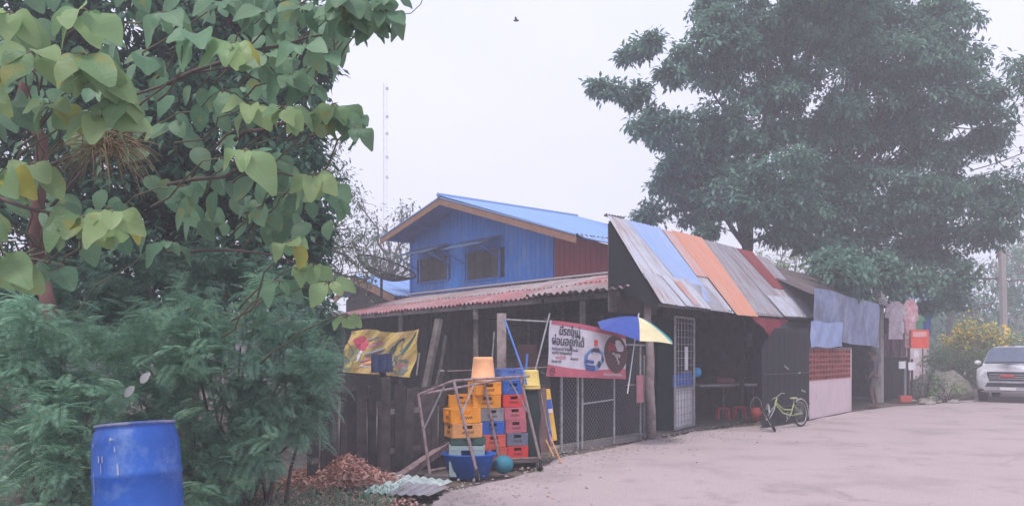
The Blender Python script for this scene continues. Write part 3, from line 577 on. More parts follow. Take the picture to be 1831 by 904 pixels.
# gable cloth, frame
MB().quad(PR(.04, 0, .06, 2.3), PR(.04, 0, 1.06, 2.80), PR(.04, 0, 1.06, 3.95), PR(.04, 0, .06, 2.38)).quad(PR(.06, 0, .06, 2.3), PR(.06, 0, 1.06, 2.80), PR(.06, 0, 1.06, 3.95), PR(.06, 0, .06, 2.38)).build('gable_cloth', M['black'], shop)
t = .08
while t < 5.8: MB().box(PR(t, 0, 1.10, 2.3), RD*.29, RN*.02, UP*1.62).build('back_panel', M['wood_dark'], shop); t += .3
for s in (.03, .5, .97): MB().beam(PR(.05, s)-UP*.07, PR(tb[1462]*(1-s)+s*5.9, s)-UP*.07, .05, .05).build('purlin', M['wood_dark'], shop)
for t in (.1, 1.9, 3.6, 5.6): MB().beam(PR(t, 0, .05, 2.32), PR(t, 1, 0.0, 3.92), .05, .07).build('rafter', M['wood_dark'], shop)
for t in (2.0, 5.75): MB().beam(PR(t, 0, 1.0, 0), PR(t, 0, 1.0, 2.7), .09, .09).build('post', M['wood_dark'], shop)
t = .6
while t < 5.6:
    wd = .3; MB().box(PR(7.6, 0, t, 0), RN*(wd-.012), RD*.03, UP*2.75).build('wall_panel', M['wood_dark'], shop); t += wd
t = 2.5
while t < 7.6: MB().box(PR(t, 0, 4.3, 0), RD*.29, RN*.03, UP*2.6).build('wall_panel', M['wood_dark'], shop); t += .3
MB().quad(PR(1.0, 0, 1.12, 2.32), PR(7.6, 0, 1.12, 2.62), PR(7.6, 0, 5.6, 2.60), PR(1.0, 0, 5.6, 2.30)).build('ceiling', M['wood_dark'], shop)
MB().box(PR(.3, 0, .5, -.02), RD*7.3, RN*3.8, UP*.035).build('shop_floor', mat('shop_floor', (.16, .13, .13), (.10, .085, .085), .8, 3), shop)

# shopfront: green-black cloth panel beside the gate
def FR(px, py_b, z): p = G(px, py_b); return Vector((p.x, p.y, z))
pg0 = G(1176, 771); pg1 = G(1206, 771)
cl = MB(); nn = 10
for i in range(nn):
    a, b = pg0.lerp(pg1, i/nn), pg0.lerp(pg1, (i+1)/nn); a = a+RN*.05*math.sin(i*2.1); b = b+RN*.05*math.sin((i+1)*2.1); cl.quad(a, b, b+UP*2.2, a+UP*2.2); cl.quad(b+RN*.02, a+RN*.02, a+RN*.02+UP*2.2, b+RN*.02+UP*2.2)
tag(cl.build('shade_cloth', M['blackgreen']), 'dark green shade cloth hanging between the pinkish trunk post and the steel gate', 'cloth')
# steel gate
ga, gb = G(1207, 772), G(1241, 763); gd = (gb-ga); gz = .04
gate = thing('steel_gate', ga, 'tall pale steel bar gate standing open at the left of the shopfront', 'gate')
fr = MB()
for p in (ga, gb): fr.beam(p+UP*gz, p+UP*2.25, .04, .04)
for z in (gz, .8, 2.23): fr.beam(ga+UP*(z+.02), gb+UP*(z+.02), .035, .04)
fr.build('gate_frame', M['pipe'], gate)
for i in range(1, 6): q = ga.lerp(gb, i/6); MB().tube([q+UP*.06, q+UP*2.22], .009, 6).build('bar', M['pipe'], gate)
for z in np.arange(.18, 2.2, .14): MB().tube([ga+UP*float(z), gb+UP*float(z)], .006, 5).build('crossbar', M['pipe'], gate)
sht = MB(); n3 = RN*.03; sht.quad(ga+n3+UP*.08, gb+n3+UP*.08, gb+n3+UP*.85, ga+n3+UP*.85); o = sht.build('gate_backing', M['signwhite'], gate)
pp = ga.lerp(gb, .45)-RN*.03
tag(MB().box(pp+UP*1.20-gd.normalized()*.03, gd.normalized()*.2, RN*.006, UP*.47).build('paper_notice', M['signwhite']), 'blank white paper notice fixed to the steel gate', 'notice')
tag(MB().box(ga+n3*1.5+UP*.88, (gb-ga), RN*.02, UP*.24).jitter(.006).build('blue_cover', M['c_blue']), 'blue plastic cover stretched behind the steel gate at mid height', 'cover')
# bags tied on gate
tag(MB().sphere(gb+Vector((-.1, .25, 1.02)), .16, 12, 8, (.9, .6, .9)).jitter(.012).build('plastic_bag', M['c_lblue'], smooth=True), 'dark blue plastic bag hanging behind the steel gate', 'bag')
tag(MB().sphere(gb+Vector((.08, .05, 1.14)), .09, 10, 8, (1, .7, 1.1)).jitter(.01).build('plastic_bag', plain('c_cyan', (.03, .3, .62)) or M['c_cyan'], smooth=True), 'small bright blue bag tied to the right edge of the steel gate', 'bag')

# shop table with bundle, red stools below, red basket
ta, tbq = G(1250, 748), G(1352, 744); td = (tbq-ta).normalized(); tn = Vector((-td.y, td.x, 0))
table = thing('market_table', (ta+tbq)/2, 'long white-topped table on pinkish legs inside the shopfront', 'table')
Lt = (tbq-ta).length
MB().box(ta+UP*.76-tn*.05, td*Lt, tn*.7, UP*.035).build('table_top', M['signwhite'], table)
MB().box(ta+UP*.725-tn*.03, td*Lt, tn*.66, UP*.033).build('table_apron', M['wood_grey'], table)
for (a, b) in ((.42, 0), (.95, 0), (.05, .6), (.95, .6)):
    p = ta+td*Lt*a+tn*b; MB().tube([p, p+UP*.73], .018, 8).build('leg', M['pinkpipe'], table)
p = ta+td*Lt*.42; MB().tube([p+UP*.4, p+td*.15+UP*.72], .012, 6).build('brace', M['pinkpipe'], table)
bc = ta+td*Lt*.58+tn*.3+UP*.86
bd = MB(); bd.sphere(bc, .2, 14, 8, (1.25, .7, .5)); bd.sphere(bc+Vector((-.12, 0, .03)), .12, 10, 8, (1, .8, .8)); bd.sphere(bc+Vector((.14, 0, -.01)), .12, 10, 8, (1, .8, .7)); bd.jitter(.012)
tag(bd.build('cloth_bundle', M['pinkcloth'], smooth=True), 'pinkish bundle lying on the white-topped table', 'bundle')
def stool(px, py, label):
    c = G(px, py); s = thing('plastic_stool', c, label, 'stool')
    MB().box(c+Vector((-.13, -.13, .26)), (.26, 0, 0), (0, .26, 0), (0, 0, .025)).build('seat', M['c_red'], s)
    for i in (-1, 1):
        for j in (-1, 1): MB().beam(c+Vector((i*.13, j*.13, 0)), c+Vector((i*.105, j*.105, .26)), .035, .035).build('leg', M['c_red'], s)
stool(1292, 750, 'low red plastic stool under the left part of the table'); stool(1322, 748, 'low red plastic stool under the middle of the table')
c = G(1352, 752); bk_ = thing('red_basket', c+UP*.0, 'red plastic basket with a thin handle below the right end of the table', 'basket')
b = MB(); b.lathe([(.09, .02), (.13, .3), (.14, .3), (.10, .01), (.001, .01)], 16, Matrix.Translation(c)); b.build('basket_body', M['c_mred'], bk_, True)
MB().tube([c+Vector((.13*math.cos(a), 0, .3+.24*math.sin(a))) for a in np.linspace(0, math.pi, 9)], .007, 5).build('handle', M['whitep'], bk_)
# hanging things in the shop
def cloth(name, a, b, drop_a, drop_b, m, label, cat, nseg=10, wav=.03, nrm=None, tri=False, th=.006):
    a, b = Vector(a), Vector(b); nrm = nrm or RN; s = MB()
    for i in range(nseg):
        u0, u1 = i/nseg, (i+1)/nseg
        def P(u, k):
            d = drop_a+(drop_b-drop_a)*u
            if tri: d = d*(1-abs(2*u-1))+.02
            return a.lerp(b, u)+nrm*wav*math.sin(u*nseg*1.7)*(k*.8+.2)-UP*d*k
        for k in range(4):
            q = [P(u0, k/4), P(u1, k/4), P(u1, (k+1)/4), P(u0, (k+1)/4)]; s.quad(*q[::-1]); s.quad(*[x+nrm*th for x in q])
    o = s.build(name, m, smooth=False); return tag(o, label, cat)
cloth('red_cloth', PR(te(1353), 0, .1, 2.33), PR(te(1416), 0, .1, 2.33), .38, .38, M['redcloth'], 'red triangular cloth hanging under the eave of the patchwork roof', 'cloth', tri=True)
cloth('grey_green_cloth', PR(te(1400), 0, .25, 2.3), PR(te(1470), 0, .25, 2.3), .35, .6, M['greycloth'], 'grey green cloth hanging at the right end of the patchwork eave', 'cloth')
for (px, y0, y1, wpx, lab) in ((1322, 572, 610, 9, 'tall pale panel coloured as window light in the dark shop, the left one'), (1335, 594, 620, 9, 'short pale panel coloured as window light in the dark shop, the right one')):
    q = isect(px, PR(7.5, 0, 0, 0), RN)[0]; z0, z1 = zat(y1, q.y), zat(y0, q.y); tag(MB().box(q+UP*z0, -RN*(wpx*q.y/F*1.2), RD*-.005, UP*(z1-z0)).build('window_light_panel', M['signwhite']), lab, 'light patch')  # pale panels standing in for light through small rear window openings
for i, (px, y0, y1, m, lab) in enumerate(((1262, 575, 608, 'greycloth', 'dim grey garment hanging at the left of the dark shop'), (1290, 590, 612, 'wood_grey', 'brownish bag hanging mid-way in the dark shop'), (1244, 600, 620, 'pinkcloth', 'dim reddish bag hanging just inside the steel gate'))):
    q = isect(px, PR(7.2, 0, 0, 0), RN)[0]; z0, z1 = zat(y1, q.y), zat(y0, q.y)
    tag(MB().sphere((q.x, q.y, (z0+z1)/2), (z1-z0)/2, 10, 8, (.5, .3, 1)).jitter(.01).build('hanging_bag', M[m], smooth=True), lab, 'bag')
# shelf with goods inside
q0 = isect(1262, PR(7.5, 0, 0, 0), RN)[0]; q1 = isect(1345, PR(7.5, 0, 0, 0), RN)[0]
shf = thing('shop_shelf', q0, 'dark shelf rack at the back of the shop', 'shelf')
for z in (.9, 1.3): MB().box(q0+UP*z, q1-q0, -RD*.35, UP*.03).build('shelf_board', M['wood_grey'], shf)
for a in (0, 1): MB().box(q0.lerp(q1, a), RN*.04, -RD*.35, UP*1.6).build('upright', M['wood_dark'], shf)
for i in range(9):
    q = q0.lerp(q1, .06+i*.1)-RD*.15+UP*(.932 if i % 2 else 1.332); h = random.uniform(.14, .26)
    tag(MB().lathe([(.001, 0), (.045, 0), (.045, h*.7), (.018, h*.85), (.018, h), (.001, h)], 10, Matrix.Translation(q)).build('bottle', M[random.choice(['c_dgreen', 'c_grey', 'c_lblue', 'c_pink'])], smooth=True), 'dim bottle standing on the dark shelf rack at the back of the shop', 'bottle', 'bottles on the shop shelf')
# black open gate panel
ba, bb = G(1362, 766), G(1447, 752); bdv = bb-ba
bp = thing('black_gate', ba, 'tall black sheet gate standing open beside the white wall, bicycle in front', 'gate')
hz0, hz1 = zat(585, ba.y), zat(586, bb.y)
bpp = MB(); bpp.box(ba+UP*.03, bdv, RN*.03, UP*.01)
bpp.quad(ba+UP*.03, bb+UP*.03, bb+UP*hz1, ba.lerp(bb, .25)+UP*hz0); bpp.tri(ba+UP*.03, ba.lerp(bb, .25)+UP*hz0, ba+UP*(hz0-.4)); o = bpp.build('gate_sheet', M['black'], bp)
for i in range(1, 9): q = ba.lerp(bb, i/9)-RN*.015; MB().tube([q+UP*.05, q+UP*(hz0-.1)], .006, 4).build('bar', M['dark_plastic'], bp)
for z in (.4, 1.1): MB().tube([ba+UP*z-RN*.02, bb+UP*z-RN*.02], .012, 5).build('crossbar', M['dark_plastic'], bp)
for (px, py, l, tl) in ((1400, 655, .22, -.35), (1425, 668, .12, .1), (1430, 698, .24, -.2)):
    q = isect(px, ba, bdv.normalized())[0]; q.z = zat(py, q.y); q = q-RN*.035
    MB().box(q, bdv.normalized()*l+UP*tl*l, UP*.035, RN*.004).build('sticker', M['greycloth'], bp)

# white wall with red lattice
wa, wb_ = Vector((6.87, 18.1, 0)), Vector((8.97, 20.7, 0)); wd_ = (wb_-wa); wu = wd_.normalized(); wn = Vector((-wu.y, wu.x, 0))
wall = thing('boundary_wall', wa, 'low white rendered wall topped with red lattice blocks', 'wall')
MB().box(wa, wd_, wn*.12, UP*.86).build('rendered_wall', M['white'], wall, bevel=.008)
MB().box(wa+wu*.0+UP*.862, wd_, wn*.14, UP*.03).build('coping', M['white'], wall)
LW = wd_.length
MB().box(wa+wn*.14, wd_, wn*.02, UP*1.66).build('backing', M['wood_dark'], wall)
nc, nr = 14, 6
for i in range(nc):
    for j in range(nr):
        a = wa+wu*(i*(LW-.06)/nc+.006)+UP*(.895+j*.125); cw, chh = (LW-.06)/nc-.012, .115; bl = MB()
        for (o0, x, z) in ((a, .022, chh), (a+wu*(cw-.022), .022, chh), (a+wu*.022, cw-.044, .022), (a+wu*.022+UP*(chh-.022), cw-.044, .022)): bl.box(o0, wu*x, wn*.08, UP*z)
        bl.build('lattice_block', M['tile'], wall)
MB().box(wb_-wu*.05, wu*.08, wn*.13, UP*1.68).build('end_pier', M['white'], wall)
MB().box(wa+UP*1.645-wn*.01, wd_, wn*.12, UP*.04).build('top_rail', M['wood_grey'], wall)

# second building: brown roof with tarps
q_ = Vector((.628, .778, 0)); qn = Vector((-.778, .628, 0)); b0 = Vector((6.87, 18.1, 0))
def BR(t, b, z): p = b0+q_*t+qn*b; return Vector((p.x, p.y, z))
sb = thing('brown_roofed_shop', BR(4, 2, 0), 'low shop with a brown grey roof half hidden under the big trees', 'shop')
for i in range(14):
    t0 = .62+i*.75; MB().corr(BR(t0, .15, 2.95), BR(t0+.9, .15, 2.95), BR(t0+.9, 2.4, 4.05), BR(t0, 2.4, 4.05), .16, .02, 2, 4).build('roof_sheet', M['brownroof'], sb)
    MB().corr(BR(t0, 5.5, 2.9), BR(t0+.9, 5.5, 2.9), BR(t0+.9, 2.4, 4.05), BR(t0, 2.4, 4.05), .16, .02, 1, 4).build('roof_sheet', M['brownroof'], sb)
MB().box(BR(7.4, 1.7, 3.95), q_*1.6, qn*.5, UP*.04).build('ridge_cap', M['zinc'], sb)
MB().box(BR(3.4, 2.4, 0), q_*7, qn*.1, UP*3.9).build('wall', M['wood_dark'], sb)
MB().box(BR(2, 5.2, 0), q_*8.5, qn*.1, UP*2.9).build('rear_wall', M['wood_dark'], sb)
MB().box(BR(10.4, .5, 0), qn*5, q_*.1, UP*2.9).build('end_wall', M['wood_dark'], sb)
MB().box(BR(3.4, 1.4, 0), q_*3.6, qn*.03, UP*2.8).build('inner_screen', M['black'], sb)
pc = isect(1578, b0+qn*.3, q_)[0]
MB().box(pc-q_*.2, q_*.36, qn*.25, UP*zat(508, pc.y)).build('pillar', M['white'] if False else mat('aged_pillar', (.40, .37, .36), (.28, .26, .26), .9, 4, stain=(.14, .13, .13)), sb)
MB().box(pc-q_*.5-qn*.02+UP*2.95, q_*1.0, qn*.3, UP*.28).build('lintel', mat('aged_lintel', (.36, .34, .34), (.28, .26, .26), .9, 4), sb)
# tarps
def tarp(pxa, pxb, ya0, ya1, yb0, yb1, off, m, label):
    a = isect(pxa, b0+qn*off, q_)[0]; b = isect(pxb, b0+qn*off, q_)[0]; s = MB(); n = 14; mm = 8
    def P(i, j):
        u, v = i/n, j/mm; p = a.lerp(b, u); zt = zat(lerp(ya0, yb0, u), p.y); zb = zat(lerp(ya1, yb1, u), p.y)
        return p+qn*(.02*math.sin(u*17+v*4)+.012*math.sin(u*31-v*7))*(.3+v*(1-v)*2)+UP*(zt+(zb-zt)*v+.02*math.sin(u*9)*(1 if j in (0, mm) else 0))
    for i in range(n):
        for j in range(mm): s.quad(P(i, j+1), P(i+1, j+1), P(i+1, j), P(i, j))
    return tag(s.build('tarpaulin', m, smooth=True), label, 'tarpaulin')
M['printmix'] = mat('blue_print_sheet', (.13, .17, .30), (.27, .31, .43), .6, 2.2, stain=(.11, .10, .13), stain_amt=.55, detail=8)
tarp(1456, 1572, 514, 604, 545, 622, .05, M['printmix'], 'long mottled blue grey printed tarpaulin stretched from the patchwork roof to the pillar')
tarp(1450, 1506, 574, 621, 577, 620, -.12, M['palebluetarp'], 'pale blue and white printed tarpaulin stretched directly above the red lattice')
# grille gate right of the doorway, diamonds above
gq0, gq1 = G(1578, 716), G(1624, 713)
gr = thing('iron_grille_gate', gq0, 'dark iron grille gate with pinkish diamond panels above black sheets', 'gate')
gu = (gq1-gq0).normalized(); gn = Vector((-gu.y, gu.x, 0)); gl = (gq1-gq0).length
MB().box(gq0+UP*.05, gu*gl, gn*.03, UP*1.35).build('lower_sheet', M['black'], gr)
MB().box(gq0+gn*.06+UP*1.42, gu*gl, gn*.02, UP*.75).build('upper_sheet', mat('dim_pink', (.17, .09, .10), (.11, .06, .07), .8, 4), gr)
for i in range(4): q = gq0.lerp(gq1, i/3); MB().beam(q, q+UP*2.25, .04, .04).build('upright', M['dark_plastic'], gr)
for i in range(5):
    for s_ in (-1, 1):
        x0 = gl*i/5; MB().beam(gq0+gu*(x0 if s_ > 0 else x0+gl/5)+UP*1.42-gn*.02, gq0+gu*(x0+gl/5 if s_ > 0 else x0)+UP*2.15-gn*.02, .012, .012).build('diamond_bar', M['dark_plastic'], gr)
for z in (1.4, 2.17): MB().beam(gq0+UP*z-gn*.01, gq1+UP*z-gn*.01, .03, .03).build('rail', M['dark_plastic'], gr)
# hanging shirts / sign boards near the gate
def shirt(px, py0, py1, Y, m, label, wd=.5):
    c = W(px, py0, Y); h = (py1-py0)*Y/F; s = MB(); x = wd/2
    prof = [(-.18, 0), (.18, 0), (x*1.15, -.14*h), (x*1.3, -.42*h), (x*.85, -.46*h), (x*.8, -.3*h), (x*.85, -h), (-x*.85, -h), (-x*.8, -.3*h), (-x*.85, -.46*h), (-x*1.3, -.42*h), (-x*1.15, -.14*h)]
    n = len(s.v)
    for k in (0, 1):
        for i, (a, b) in enumerate(prof): s.v.append(tuple(c+Vector((a*(.5 if i < 2 else 1), k*.06+.02*math.sin(i*2.), b))))
    m_ = len(prof); s.f += [tuple(range(m_)), tuple(range(2*m_-1, m_-1, -1))]+[(i, i+m_, (i+1) % m_+m_, (i+1) % m_) for i in range(m_)]
    tag(s.build('hanging_shirt', m, smooth=False), label, 'shirt')
M['shirtmix'] = mat('patterned_shirt', (.58, .54, .58), (.42, .34, .38), .8, 7, stain=(.30, .20, .24), stain_amt=.4); M['shirtpink'] = mat('patterned_pink', (.52, .34, .37), (.40, .16, .20), .8, 9, stain=(.6, .52, .55), stain_amt=.5)
shirt(1602, 538, 606, 24, M['shirtmix'], 'white shirt hung from the branches above the grille gate', .5)
shirt(1628, 535, 622, 24.2, M['shirtpink'], 'pink and white shirt hung beside the orange sign', .38)
shirt(1640, 562, 592, 24.6, M['greenp'], 'small green garment hung above the orange sign', .4)
sg = thing('orange_sign', G(1650, 717), 'small orange red board sign with a pale top band on a thin post', 'sign')
a = W(1629, 622, 24); 
MB().box(a, (.58, .05, 0), (0, .03, 0), (0, 0, .56)).build('board', M['orangered'], sg)
MB().box(a+Vector((.05, -.012, .34)), (.44, .04, 0), (0, .008, 0), (0, 0, .16)).build('pale_band', M['pinkcloth'] if False else plain('pband', (.72, .36, .34)) or M['pband'], sg)
MB().tube([G(1650, 717), W(1650, 600, 24.3)], .02, 6).build('post', M['pinkpipe'], sg)
MB().tube([G(1626, 718), W(1627, 590, 24.1)], .018, 6).build('post', M['pinkpipe'], sg)
for (px, py, wv, hv, lab) in ((1638, 632, .16, .2, 'small white card hanging just below the orange sign'), (1613, 652, .2, .22, 'white plate at the left on the pole below the shirts'), (1630, 654, .2, .24, 'white plate at the right under the white card')):
    a = W(px, py, 23.9); tag(MB().cbox(a, wv, .02, hv).build('white_plate', M['signwhite']), lab, 'plate')
c = G(1618, 718); st = thing('slim_post_stand', c, 'slim grey green stand on an orange block beside the grille gate', 'stand')
MB().cbox(c+UP*.1, .36, .2, .2).build('base_block', M['c_mred'], st); MB().cbox(c+UP*.75, .07, .07, 1.1).build('upright', M['greycloth'], st); MB().cbox(c+Vector((.25, .05, .75)), .05, .05, 1.2).build('upright', M['wood_dark'], st)
# rubble & mound
def rock(c, r, sc):
    s = MB(); s.sphere((0, 0, 0), r, 9, 6, sc); s.v = [tuple(Vector(v)*(1+.25*math.sin(v[0]*23+v[1]*17+v[2]*29+c[0]*5))+Vector(c)) for v in s.v]; return s
for i in range(14):
    px = random.uniform(1625, 1722); py = random.uniform(715, 724)
    c = G(px, py); r = random.uniform(.06, .16); tag(rock((c.x, c.y, r*.3), r, (1.4, 1, .6)).build('rubble_stone', M['concrete'] if i % 3 else M['c_mred'] if False else M['concrete']), 'grey stone lying in the rubble on the verge left of the pickup', 'stone', 'stones in the verge rubble')
mc = G(1700, 712); md = MB(); md.sphere((0, 0, 0), 1, 20, 10, (1.05, .9, .85)); md.v = [tuple(Vector((v[0], v[1], max(-.05, v[2])))*(1+.12*math.sin(v[0]*7+v[1]*5)+.07*math.sin(v[1]*13+v[2]*11))+mc+Vector((0, .6, 0))) for v in md.v]
tag(md.build('spoil_heap', mat('spoil', (.30, .25, .25), (.19, .17, .16), .95, 4, stain=(.08, .12, .06), stain_amt=.6, bump=.8, bscale=12), smooth=True), 'grey earth and rubble heap left of the pickup', 'heap')
# far small roof and blue sheet
fh = thing('far_blue_roof_house', W(1640, 690, 42), 'far house whose small blue roof shows through the branches', 'house')
MB().corr(W(1624, 534, 42), W(1666, 534, 42), W(1662, 514, 43.5), W(1628, 512, 43.5), .3, .04, 2, 4).build('roof_sheet', M['blueroof'], fh)
MB().box(W(1626, 690, 42.3), (1.1, .1, 0), (0, 2, 0), (0, 0, 4.3)).build('wall', M['white'], fh)
cloth('blue_sheet', W(1643, 552, 27), W(1664, 552, 27), 1.0, .9, M['c_lblue'], 'dark blue sheet hanging behind the orange sign', 'sheet', nrm=Vector((0, 1, 0)))
# concrete utility pole + wires
up_ = thing('utility_pole', W(1793, 690, 38)*1.0, 'slender grey concrete utility pole leaning slightly behind the pickup', 'pole')
MB().beam(Vector((W(1798, 630, 38).x, 38, 0)), W(1791, 445, 38), .26, .22).build('pole_shaft', M['concrete'], up_)
MB().beam(W(1780, 452, 38), W(1803, 452, 38), .08, .08).build('cross_arm', M['concrete'], up_)
for i, (pa, pb, lab) in enumerate((((1735, 305), (1905, 235), 'topmost thin overhead wire at the right edge'), ((1735, 318), (1905, 262), 'middle thin overhead wire at the right edge'), ((1770, 262), (1800, 300), 'short slanting wire between the overhead wires'))):
    a, b = W(*pa, 30), W(*pb, 27); tag(MB().tube([a.lerp(b, k/8)-UP*.15*math.sin(math.pi*k/8) for k in range(9)], .02, 4).build('overhead_wire', M['wire']), lab, 'wire')
# radio mast
ms_ = thing('radio_mast', (W(688, 630, 150).x, 150, 0), 'very tall thin lattice radio mast rising behind the trees', 'mast')
zt = zat(148, 150); w_ = .42
for k in range(3):
    a = 2*math.pi*k/3; MB().tube([Vector((W(688, 0, 150).x+w_*math.cos(a), 150+w_*math.sin(a), 0)), Vector((W(688, 0, 150).x+w_*math.cos(a), 150+w_*math.sin(a), zt))], .024, 4).build('mast_leg', M['pinkpipe'], ms_)
lt = MB(); x0 = W(688, 0, 150).x
for i in range(40):
    z0, z1 = i*zt/40, (i+1)*zt/40
    for k in range(3):
        a, b = 2*math.pi*k/3, 2*math.pi*(k+1)/3; lt.tube([(x0+w_*math.cos(a), 150+w_*math.sin(a), z0), (x0+w_*math.cos(b), 150+w_*math.sin(b), z1)], .012, 3)
lt.build('lattice', M['pinkpipe'], ms_)
for py in (160, 210, 240, 282, 318): MB().cbox(Vector((x0+.5, 149.6, zat(py, 150))), .5, .4, .5).build('antenna', M['greycloth'], ms_)
# satellite dish
dz = SR(0, 0, 0); dp, dtt = isect(682, e0+SN*2.6, SD); Yd = dp.y
dish = thing('satellite_dish', Vector((dp.x, dp.y, zat(531, Yd))), 'large black mesh satellite dish on a pole above the red shed roof', 'satellite dish')
MB().tube([dp+UP*zat(533, Yd), dp+UP*zat(492, Yd)], .045, 8).build('pole', M['dark_plastic'], dish)
cD = W(684, 497, Yd); ax = Vector((.35, -.25, .9)).normalized(); Rd = 1.02
Mz = Matrix.Translation(cD) @ ax.to_track_quat('Z', 'Y').to_matrix().to_4x4()
def dpt(r, a): return Mz @ Vector((r*math.cos(a), r*math.sin(a), .42*r*r/Rd/Rd*Rd))
rim = MB(); rim.tube([dpt(Rd, 2*math.pi*k/36) for k in range(37)], .032, 5); rim.build('rim', M['dark_plastic'], dish)
rg = MB()
for k in range(18): rg.tube([dpt(Rd*q/6, 2*math.pi*k/18) for q in range(7)], .018, 4)
rg.build('rib', M['dark_plastic'], dish)
msh = MB()
for r in np.arange(.12, 1.0, .05): msh.tube([dpt(Rd*float(r), 2*math.pi*k/30) for k in range(31)], .009, 3)
for k in range(72): msh.tube([dpt(Rd*q/5, 2*math.pi*(k+.5)/72) for q in range(1, 6)], .007, 3)
msh.build('mesh', M['wire'] if False else M['dark_plastic'], dish)['kind'] = 'stuff'
fd = Mz @ Vector((0, 0, .75)); f_ = MB()
for k in range(3): f_.tube([dpt(Rd*.95, 2*math.pi*k/3+.5), fd], .014, 4)
f_.build('feed_strut', M['dark_plastic'], dish); MB().sphere(fd, .07, 10, 8).build('feed_horn', M['greycloth'], dish, True)

# ------------------------------------------------------------------ front line: trunk post, chain-link fence, added dark netting, old board fence
L0p = G(1000, 808)
def FL(px, off=0.): return isect(px, L0p+RN*off, RD)[0]
p = G(1164, 784)
tp = MB(); limb(tp, p, p+Vector((-.04, 0, 2.55)), .085, .065, .02, 6, 10); tag(tp.build('trunk_post', M['post'], smooth=True), 'thick pinkish tree-trunk post at the corner between fence and shopfront', 'post')
fence = thing('chain_link_fence', FL(1080), 'chain-link fence on pale pipes below the car banner', 'fence')
for (px, zt_) in ((1004, 1.75), (1033, 1.75), (1041, 1.6), (1098, 1.75), (1145, 1.7), (1152, 1.5)):
    q = FL(px); MB().tube([q, q+UP*zt_], .02, 8).build('pipe_post', M['pipe'], fence)
MB().tube([FL(1041)+UP*.72, FL(1098)+UP*.75], .016, 6).build('rail', M['pipe'], fence)
MB().tube([FL(1000)+UP*1.72, FL(1155)+UP*1.68], .016, 6).build('rail', M['pipe'], fence)
MB().tube([FL(1120)+UP*.98, FL(1150)+UP*.98], .014, 6).build('rail', M['pinkpipe'], fence)
ch = MB(); f0, f1 = FL(1000), FL(1158); fl_ = (f1-f0).length; st_ = .085; hgt = 1.7
nD = int(fl_/st_)
for i in range(-int(hgt/st_), nD):
    for sgn in (1, -1):
        x0 = i*st_; x1 = x0+hgt
        a0, a1 = max(0, x0), min(fl_, x1)
        if a1 <= a0: continue
        z0, z1 = (a0-x0), (a1-x0)
        if sgn < 0: z0, z1 = hgt-z0, hgt-z1
        ch.tube([f0+RD*a0+UP*z0+RN*.004*sgn, f0+RD*a1+UP*z1+RN*.004*sgn], .0028, 3, False)
ch.build('wire_mesh', M['wire'], fence)['kind'] = 'stuff'
# added dark netting, standing in for the shaded interior behind the fence
cloth('added_dark_netting', FL(985, .35)+UP*1.95, FL(1160, .35)+UP*1.95, 1.9, 1.9, M['black'], 'black netting added behind the chain-link fence to stand in for interior shade', 'netting', 24, .04)
MB_low = MB().box(FL(985, .05)+UP*-.03, FL(1160, .05)-FL(985, .05), RN*.25, UP*.09); tag(MB_low.build('concrete_kerb', M['concrete']), 'rough low concrete footing along the foot of the chain-link fence', 'footing')
cloth('pink_bag', FL(1138, -.04)+UP*1.15, FL(1152, -.04)+UP*1.15, .5, .48, M['pinkcloth'], 'faded pink bag hanging on the fence left of the trunk post', 'bag', 4, .03)
# dark board fence to the left
bf = thing('old_board_fence', FL(830, .25), 'dark weathered fence of uneven old boards behind the crates', 'fence')
q0 = FL(985, .3); q = 0.; tot = (FL(560, .3)-q0).length
while q < tot:
    wd = random.uniform(.11, .19); h = random.uniform(.85, 1.15)+(.1 if q < 1.5 else 0); pz = q0-RD*q
    MB().box(pz+RN*random.uniform(0, .03), -RD*(wd-.012)+UP*random.uniform(-.01, .01), RN*.022, UP*h+RD*random.uniform(-.05, .05)).build('board', M['wood_dark'], bf); q += wd
for z in (.3, .8): MB().beam(q0+RN*.05+UP*z, q0-RD*tot+RN*.05+UP*z, .05, .07).build('rail', M['wood_grey'], bf)
# propped timbers
def timber(a, b, wdt, m, label, h=None):
    s = MB(); s.beam(a, b, wdt, h or wdt*.6); s.jitter(.004); tag(s.build('timber', m), label, 'timber')
timber(FL(690, .05), FL(690, .05)+UP*1.25, .10, M['wood_dark'], 'thick dark upright stump post under the blue cloth', .1)
timber(G(740, 800), W(785, 570, 13.2), .12, M['wood_grey'], 'wide weathered board leaning against the shed, nearest the yellow banner')
timber(G(765, 800), W(797, 600, 13.0), .08, M['wood_dark'], 'narrow dark board leaning beside the wide weathered board')
timber(G(752, 810), W(790, 662, 11.6), .09, M['wood_grey'], 'short weathered board leaning behind the left leg of the trolley')
timber(G(650, 790), W(660, 690, 11.8), .03, M['pipe'], 'thin pale stick leaning against the dark fence under the yellow banner')
timber(G(708, 858), W(812, 787, 11.0)+Vector((0, 0, 0)), .10, M['pinkpipe'], 'long grey beam lying aslant on the ground behind the trolley', .09)
for (a, b, m, lab) in (((745, 670), (750, 630), 'pipe', 'short pale stick hanging at the right of the yellow banner'), ((879, 655), (884, 592), 'pipe', 'thin pale pipe upright left of the pale round post')):
    tag(MB().tube([W(*a, 15.5), W(*b, 15.5)], .018, 6).build('pipe_stick', M[m]), lab, 'pipe')
q = isect(897, L0p+RN*.9, RD)[0]
tag(MB().tube([q, q+UP*zat(560, q.y)], .075, 12).build('round_post', M['post'], smooth=True), 'pale round post holding up the shed behind the crates', 'post')
tag(MB().tube([W(903, 572, 11.2), W(936, 665, 10.4), W(941, 686, 10.2)], .014, 6).build('blue_pole', M['bluepole']), 'long thin blue pole leaning down to the top of the trolley', 'pole')
